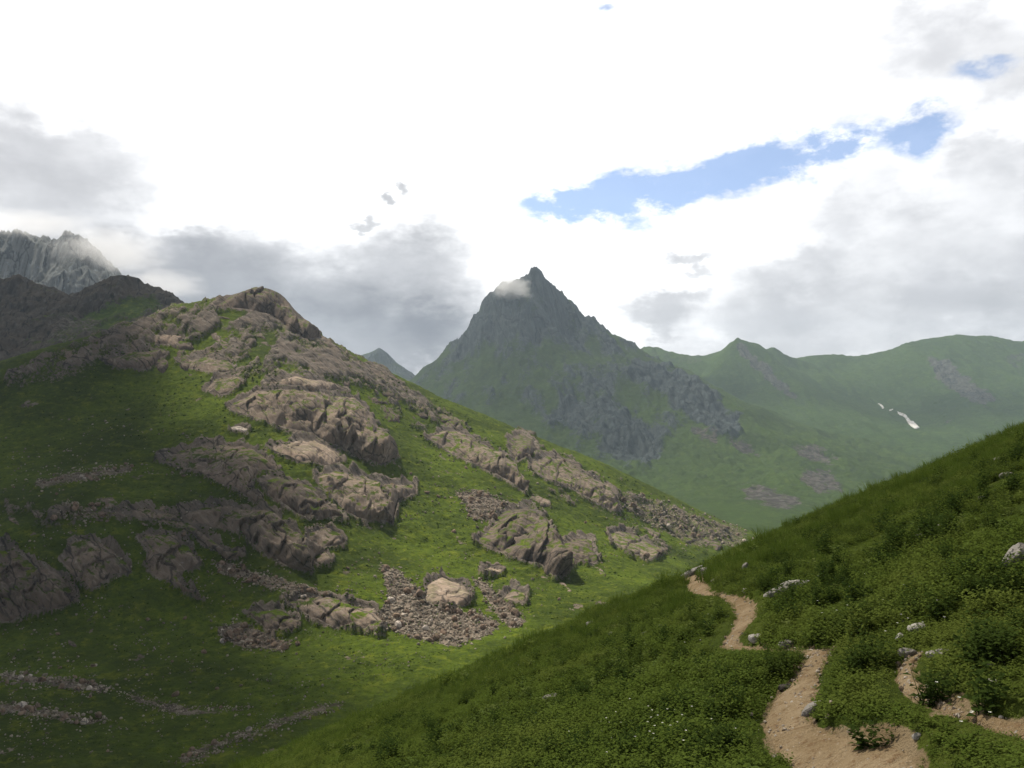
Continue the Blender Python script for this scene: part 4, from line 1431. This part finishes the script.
M_GRAVEL, t, b, o_ = material('gravel_stone')
t.put(b.inputs['Base Color'], t.mix(t.ramp(t.noise(wpos(t), 14., 3), .4, .62), (.20, .155, .11), (.40, .36, .31)))
P_, G_, K_ = M_STONE_PALE, M_STONE, M_DARK_LUMP
stone(1021, 568, 25, 27, 'large pale boulder cut by the right edge of the photo', G_, cat='boulder', k=2, sink=.2)
for a in [(787, 593, 40, 7, 'long pale slab tilted on the slope above the footpath', P_, .36, .5, 3, 'stone', .1),
          (717, 699, 19, 9, 'pale grey rock among dark plants in the left foreground', G_), (871, 614, 12, 9, 'white block left of the two pale stones above the worn track', P_),
          (918, 628, 18, 8, 'flat pale rock just above the worn track', P_, .15), (900, 639, 7, 8, 'small upright white stone above the top of the worn track', P_),
          (905, 622, 5, 4, 'tiny white stone directly above the flat pale rock', P_), (938, 653, 18, 6, 'low pale stone right of the top of the worn track', P_, .2),
          (907, 653, 15, 7, 'brownish stone step at the top of the worn track', G_), (992, 665, 8, 6, 'white stone high on the right above the worn track', P_), (991, 682, 14, 4, 'thin flat white stone above the right end of the worn track', P_),
          (811, 712, 21, 9, 'grey wedge stone on the right edge of the footpath', G_, .55, .5), (863, 744, 9, 9, 'small pointed stone in the bank at the lower bend', G_, .5),
          (917, 736, 9, 5, 'small pale stone right of the bare bank', P_, .4), (789, 645, 17, 8, 'smooth grey rock beside the gap in the footpath', G_), (757, 639, 15, 8, 'pale broken rock at the foot of the middle bend', P_),
          (787, 688, 15, 7, 'dark lump on the left edge of the straight path stretch', K_), (761, 663, 5, 5, 'tiny white stone among dark plants left of the footpath', P_),  # the dark lump fills a dark spot at the path edge
          (691, 574, 6, 7, 'white block on the left of the rocks at the path top', P_), (707, 572, 11, 8, 'grey rock in the middle of the rocks at the path top', G_), (693, 565, 20, 5, 'long tilted slab along the path top', P_, .42, .5),
          (701, 556, 6, 4, 'pale stone above the round bush at the path top', P_), (722, 578, 9, 5, 'low stone right of the rocks at the path top', P_), (716, 582, 8, 4, 'small brown stone below the rocks at the path top', G_),
          (747, 569, 8, 9, 'pale upright stone in grass right of the path top', G_), (745, 593, 5, 4, 'tiny white stone between the middle bend and the long slab', P_), (822, 587, 5, 4, 'tiny white stone right of the long tilted slab', P_),
          (821, 576, 7, 4, 'small pale stone above the tiny white one on the right slope', P_),
          (1000, 459, 13, 5, 'flat tan stone near the crest on the right', P_, .2), (1007, 476, 11, 7, 'dark grey stone just under the flat tan crest stone', G_), (982, 498, 6, 4, 'small pale stone left of and below the dark grey stone', P_),
          (920, 537, 11, 5, 'pale stone at the lower end of a thin ridge of rock', P_), (934, 529, 18, 3, 'thin tilted rib of grey rock on the right slope', G_, .4, .4), (920, 530, 6, 4, 'tiny stone touching the thin rock rib from above', P_),
          (895, 482, 8, 4, 'pale stone in tall grass along the upper crest', P_), (934, 486, 6, 4, 'small white stone in tall grass right of the crest middle', P_), (980, 573, 10, 7, 'pale low stone left of the large boulder', P_),
          (888, 542, 7, 4, 'pale speck of stone under the tall grass band', P_), (932, 521, 4, 3, 'tiny stone above the thin rock rib', P_), (1003, 560, 6, 5, 'small stone touching the large boulder on its left', G_),
          (592, 624, 11, 5, 'grey stone under the tall grass of the left crest', P_), (613, 634, 7, 4, 'small white stone right of the grey one under the left crest', P_), (520, 666, 5, 3, 'white stone lowest of a short row on the left slope', P_),
          (553, 699, 17, 8, 'grey rock half hidden by plants on the left slope', G_), (508, 704, 6, 3, 'white stone left of the half hidden grey rock', P_), (489, 686, 5, 3, 'tiny white stone above and left of the half hidden rock', P_),
          (447, 661, 6, 4, 'white stone close to the left crest line', P_), (473, 642, 6, 3, 'small pale stone at the left crest line above the row', P_), (538, 689, 4, 3, 'tiny stone just above the half hidden grey rock', P_),
          (645, 634, 7, 5, 'reddish stone on the slope left of the middle bend', G_), (660, 628, 9, 5, 'low stone between the reddish stone and the footpath', G_)]:
    stone(*a)

# ---- gravel trodden into the paths
GV, GF, nv = [], [], 0
for L, cnt in ((PATH1, 2200), (PATH2, 420)):
    i_ = rn.uniform(0, len(L) - 1.01, cnt)
    j_ = i_.astype(int)
    c_ = L[j_] + (L[j_ + 1] - L[j_]) * (i_ - j_)[:, None]
    off = rn.normal(0, .62, (cnt, 2)) * c_[:, 2:3]
    xs, ys = c_[:, 0] + off[:, 0], c_[:, 1] + off[:, 1]
    zs = hill_z(xs, ys) + .02
    for x, y, z in zip(xs, ys, zs):
        v, f = LOW[int(rn.integers(12))]
        sz = .004 + .022 * rn.random() ** 7
        GV.append((v * rn.uniform(.7, 1.3, 3)) @ rotm(rn).T * sz + (x, y, z))
        GF.append(f + nv)
        nv += len(v)
obj('gravel', mesh('gravel', np.concatenate(GV), np.concatenate(GF), M_GRAVEL, False), kind='stuff', label='small stones and gravel on the footpath')

# ---- little white flowers
fx, fy = [], []
for cx_, cy_, n in [(650, 745, 34), (885, 640, 12), (690, 650, 6), (960, 735, 8), (800, 745, 6), (870, 610, 5)]:
    uv = rn.normal((cx_, cy_), (34, 16), (n, 2))
    a, b_2 = hit_hill(uv[:, 0], uv[:, 1])
    fx += list(a)
    fy += list(b_2)
fx, fy = np.array(fx), np.array(fy)
ok = (fy > 2) & (path_q(fx, fy)[1] > .1)
fx, fy = fx[ok], fy[ok]
fz = hill_z(fx, fy) + rn.uniform(.14, .3, len(fx))
V, Fc, n = [], [], 0
for x, y, z in zip(fx, fy, fz):
    c = np.array([x, y, z])
    for k in range(5):
        a = k * 1.257
        d1 = np.array([math.cos(a), math.sin(a), .3]) * .008
        d2 = np.array([math.cos(a + .9), math.sin(a + .9), .3]) * .008
        V += [c, c + d1, c + (d1 + d2) * .9, c + d2]
        Fc.append((n, n + 1, n + 2, n + 3))
        n += 4
obj('wildflowers', mesh('wildflowers', V, Fc, m_fl), kind='stuff', label='tiny white flowers scattered among the near plants')

# ================================================================== AIR
def volume_material(name, density, color, aniso=.3, noise=None):
    m = bpy.data.materials.new(name)
    m.use_nodes = True
    t = NT(m.node_tree)
    vp = t.n('ShaderNodeVolumePrincipled')
    vp.inputs['Color'].default_value = (*color, 1)
    vp.inputs['Anisotropy'].default_value = aniso
    o = t.n('ShaderNodeOutputMaterial')
    t.put(o.inputs['Volume'], vp.outputs[0])
    if noise is None:
        vp.inputs['Density'].default_value = density
    else:
        c = t.n('ShaderNodeTexCoord').outputs['Object']
        r_ = t.vmath('LENGTH', c)
        nz = t.noise(c, noise, 4, .6)
        d = t.math('MULTIPLY', t.ramp(t.math('ADD', r_, t.math('MULTIPLY', t.math('SUBTRACT', nz, .5), 1.3)), .92, .25), density)
        t.put(vp.inputs['Density'], d)
    return m


def box(name, lo, hi, mat, **props):
    V = [(x, y, z) for x in (lo[0], hi[0]) for y in (lo[1], hi[1]) for z in (lo[2], hi[2])]
    f = [(0, 1, 3, 2), (4, 6, 7, 5), (0, 4, 5, 1), (2, 3, 7, 6), (0, 2, 6, 4), (1, 5, 7, 3)]
    return obj(name, mesh(name, V, f, mat, False), **props)


ZLO = min(o_.Z.min() for o_ in (LA, LB, LC, LD, LE, LF, LH)) - 1.5
ZHI = max(o_.Z.max() for o_ in (LA, LB, LC, LD, LE, LF, LH)) + 4
box('haze', (-4200, -150, ZLO), (4200, 4750, ZHI), volume_material('haze_air', HAZE, (.66, .82, 1.0), .2), kind='stuff', label='thin blue grey haze filling the valley')


def cloud(name, c, size, rotz, mat, seed, lump=.35, **props):
    V, f = ICO[3]
    r_ = 1 + lump * fbm3(V[:, 0] * 1.4 + seed, V[:, 1] * 1.4, V[:, 2] * 1.4, 4, seed)
    o = obj(name, mesh(name, V * r_[:, None], f, mat), c, **props)
    o.scale = size
    o.rotation_euler = (0, 0, rotz)
    return o


def at(px_, py_, d):
    u, w = ray(px_, py_)
    return (float(u) * d, d, float(w) * d)


m_wisp = volume_material('cloud_wisp', .035, (1, 1, 1), .4, 1.6)
cloud('cloud', at(512, 290, 2850), (88, 60, 62), -.3, m_wisp, 3, .4, label='small white wisp of cloud clinging to the left of the pointed summit', category='cloud')
m_bank = volume_material('cloud_bank', .007, (.93, .94, .97), .3, 2.0)
cloud('cloud', at(112, 252, 1730), (150, 110, 62), 0, m_bank, 5, .25, label='grey cloud veiling the right shoulder of the pale cliff peak', category='cloud')
cloud('cloud', at(30, 224, 1700), (190, 90, 34), 0, m_bank, 9, .25, label='grey cloud hiding the top of the pale cliff peak', category='cloud')

cloud('cloud', at(165, 284, 1500), (95, 80, 34), .2, m_bank, 13, .3, label='thin grey cloud drifting over the dark rocky ridge at left', category='cloud')

# ---- unseen clouds added overhead, towards the sun, to shade chosen slopes and peaks
for k, (gx, gy, gz, rx, ry, dens, L) in enumerate(SHADE):
    L = L or (ZHI + 130 - gz) / SUN[2]
    c = np.array([gx, gy, gz]) + SUN * L
    m_over = volume_material('shade_cloud', dens, (1, 1, 1), .3)
    cloud('shade_cloud', c, (rx, ry, 75), .4 * k, m_over, 20 + k, .45, kind='stuff', label='unseen cloud added high overhead to shade the slopes')
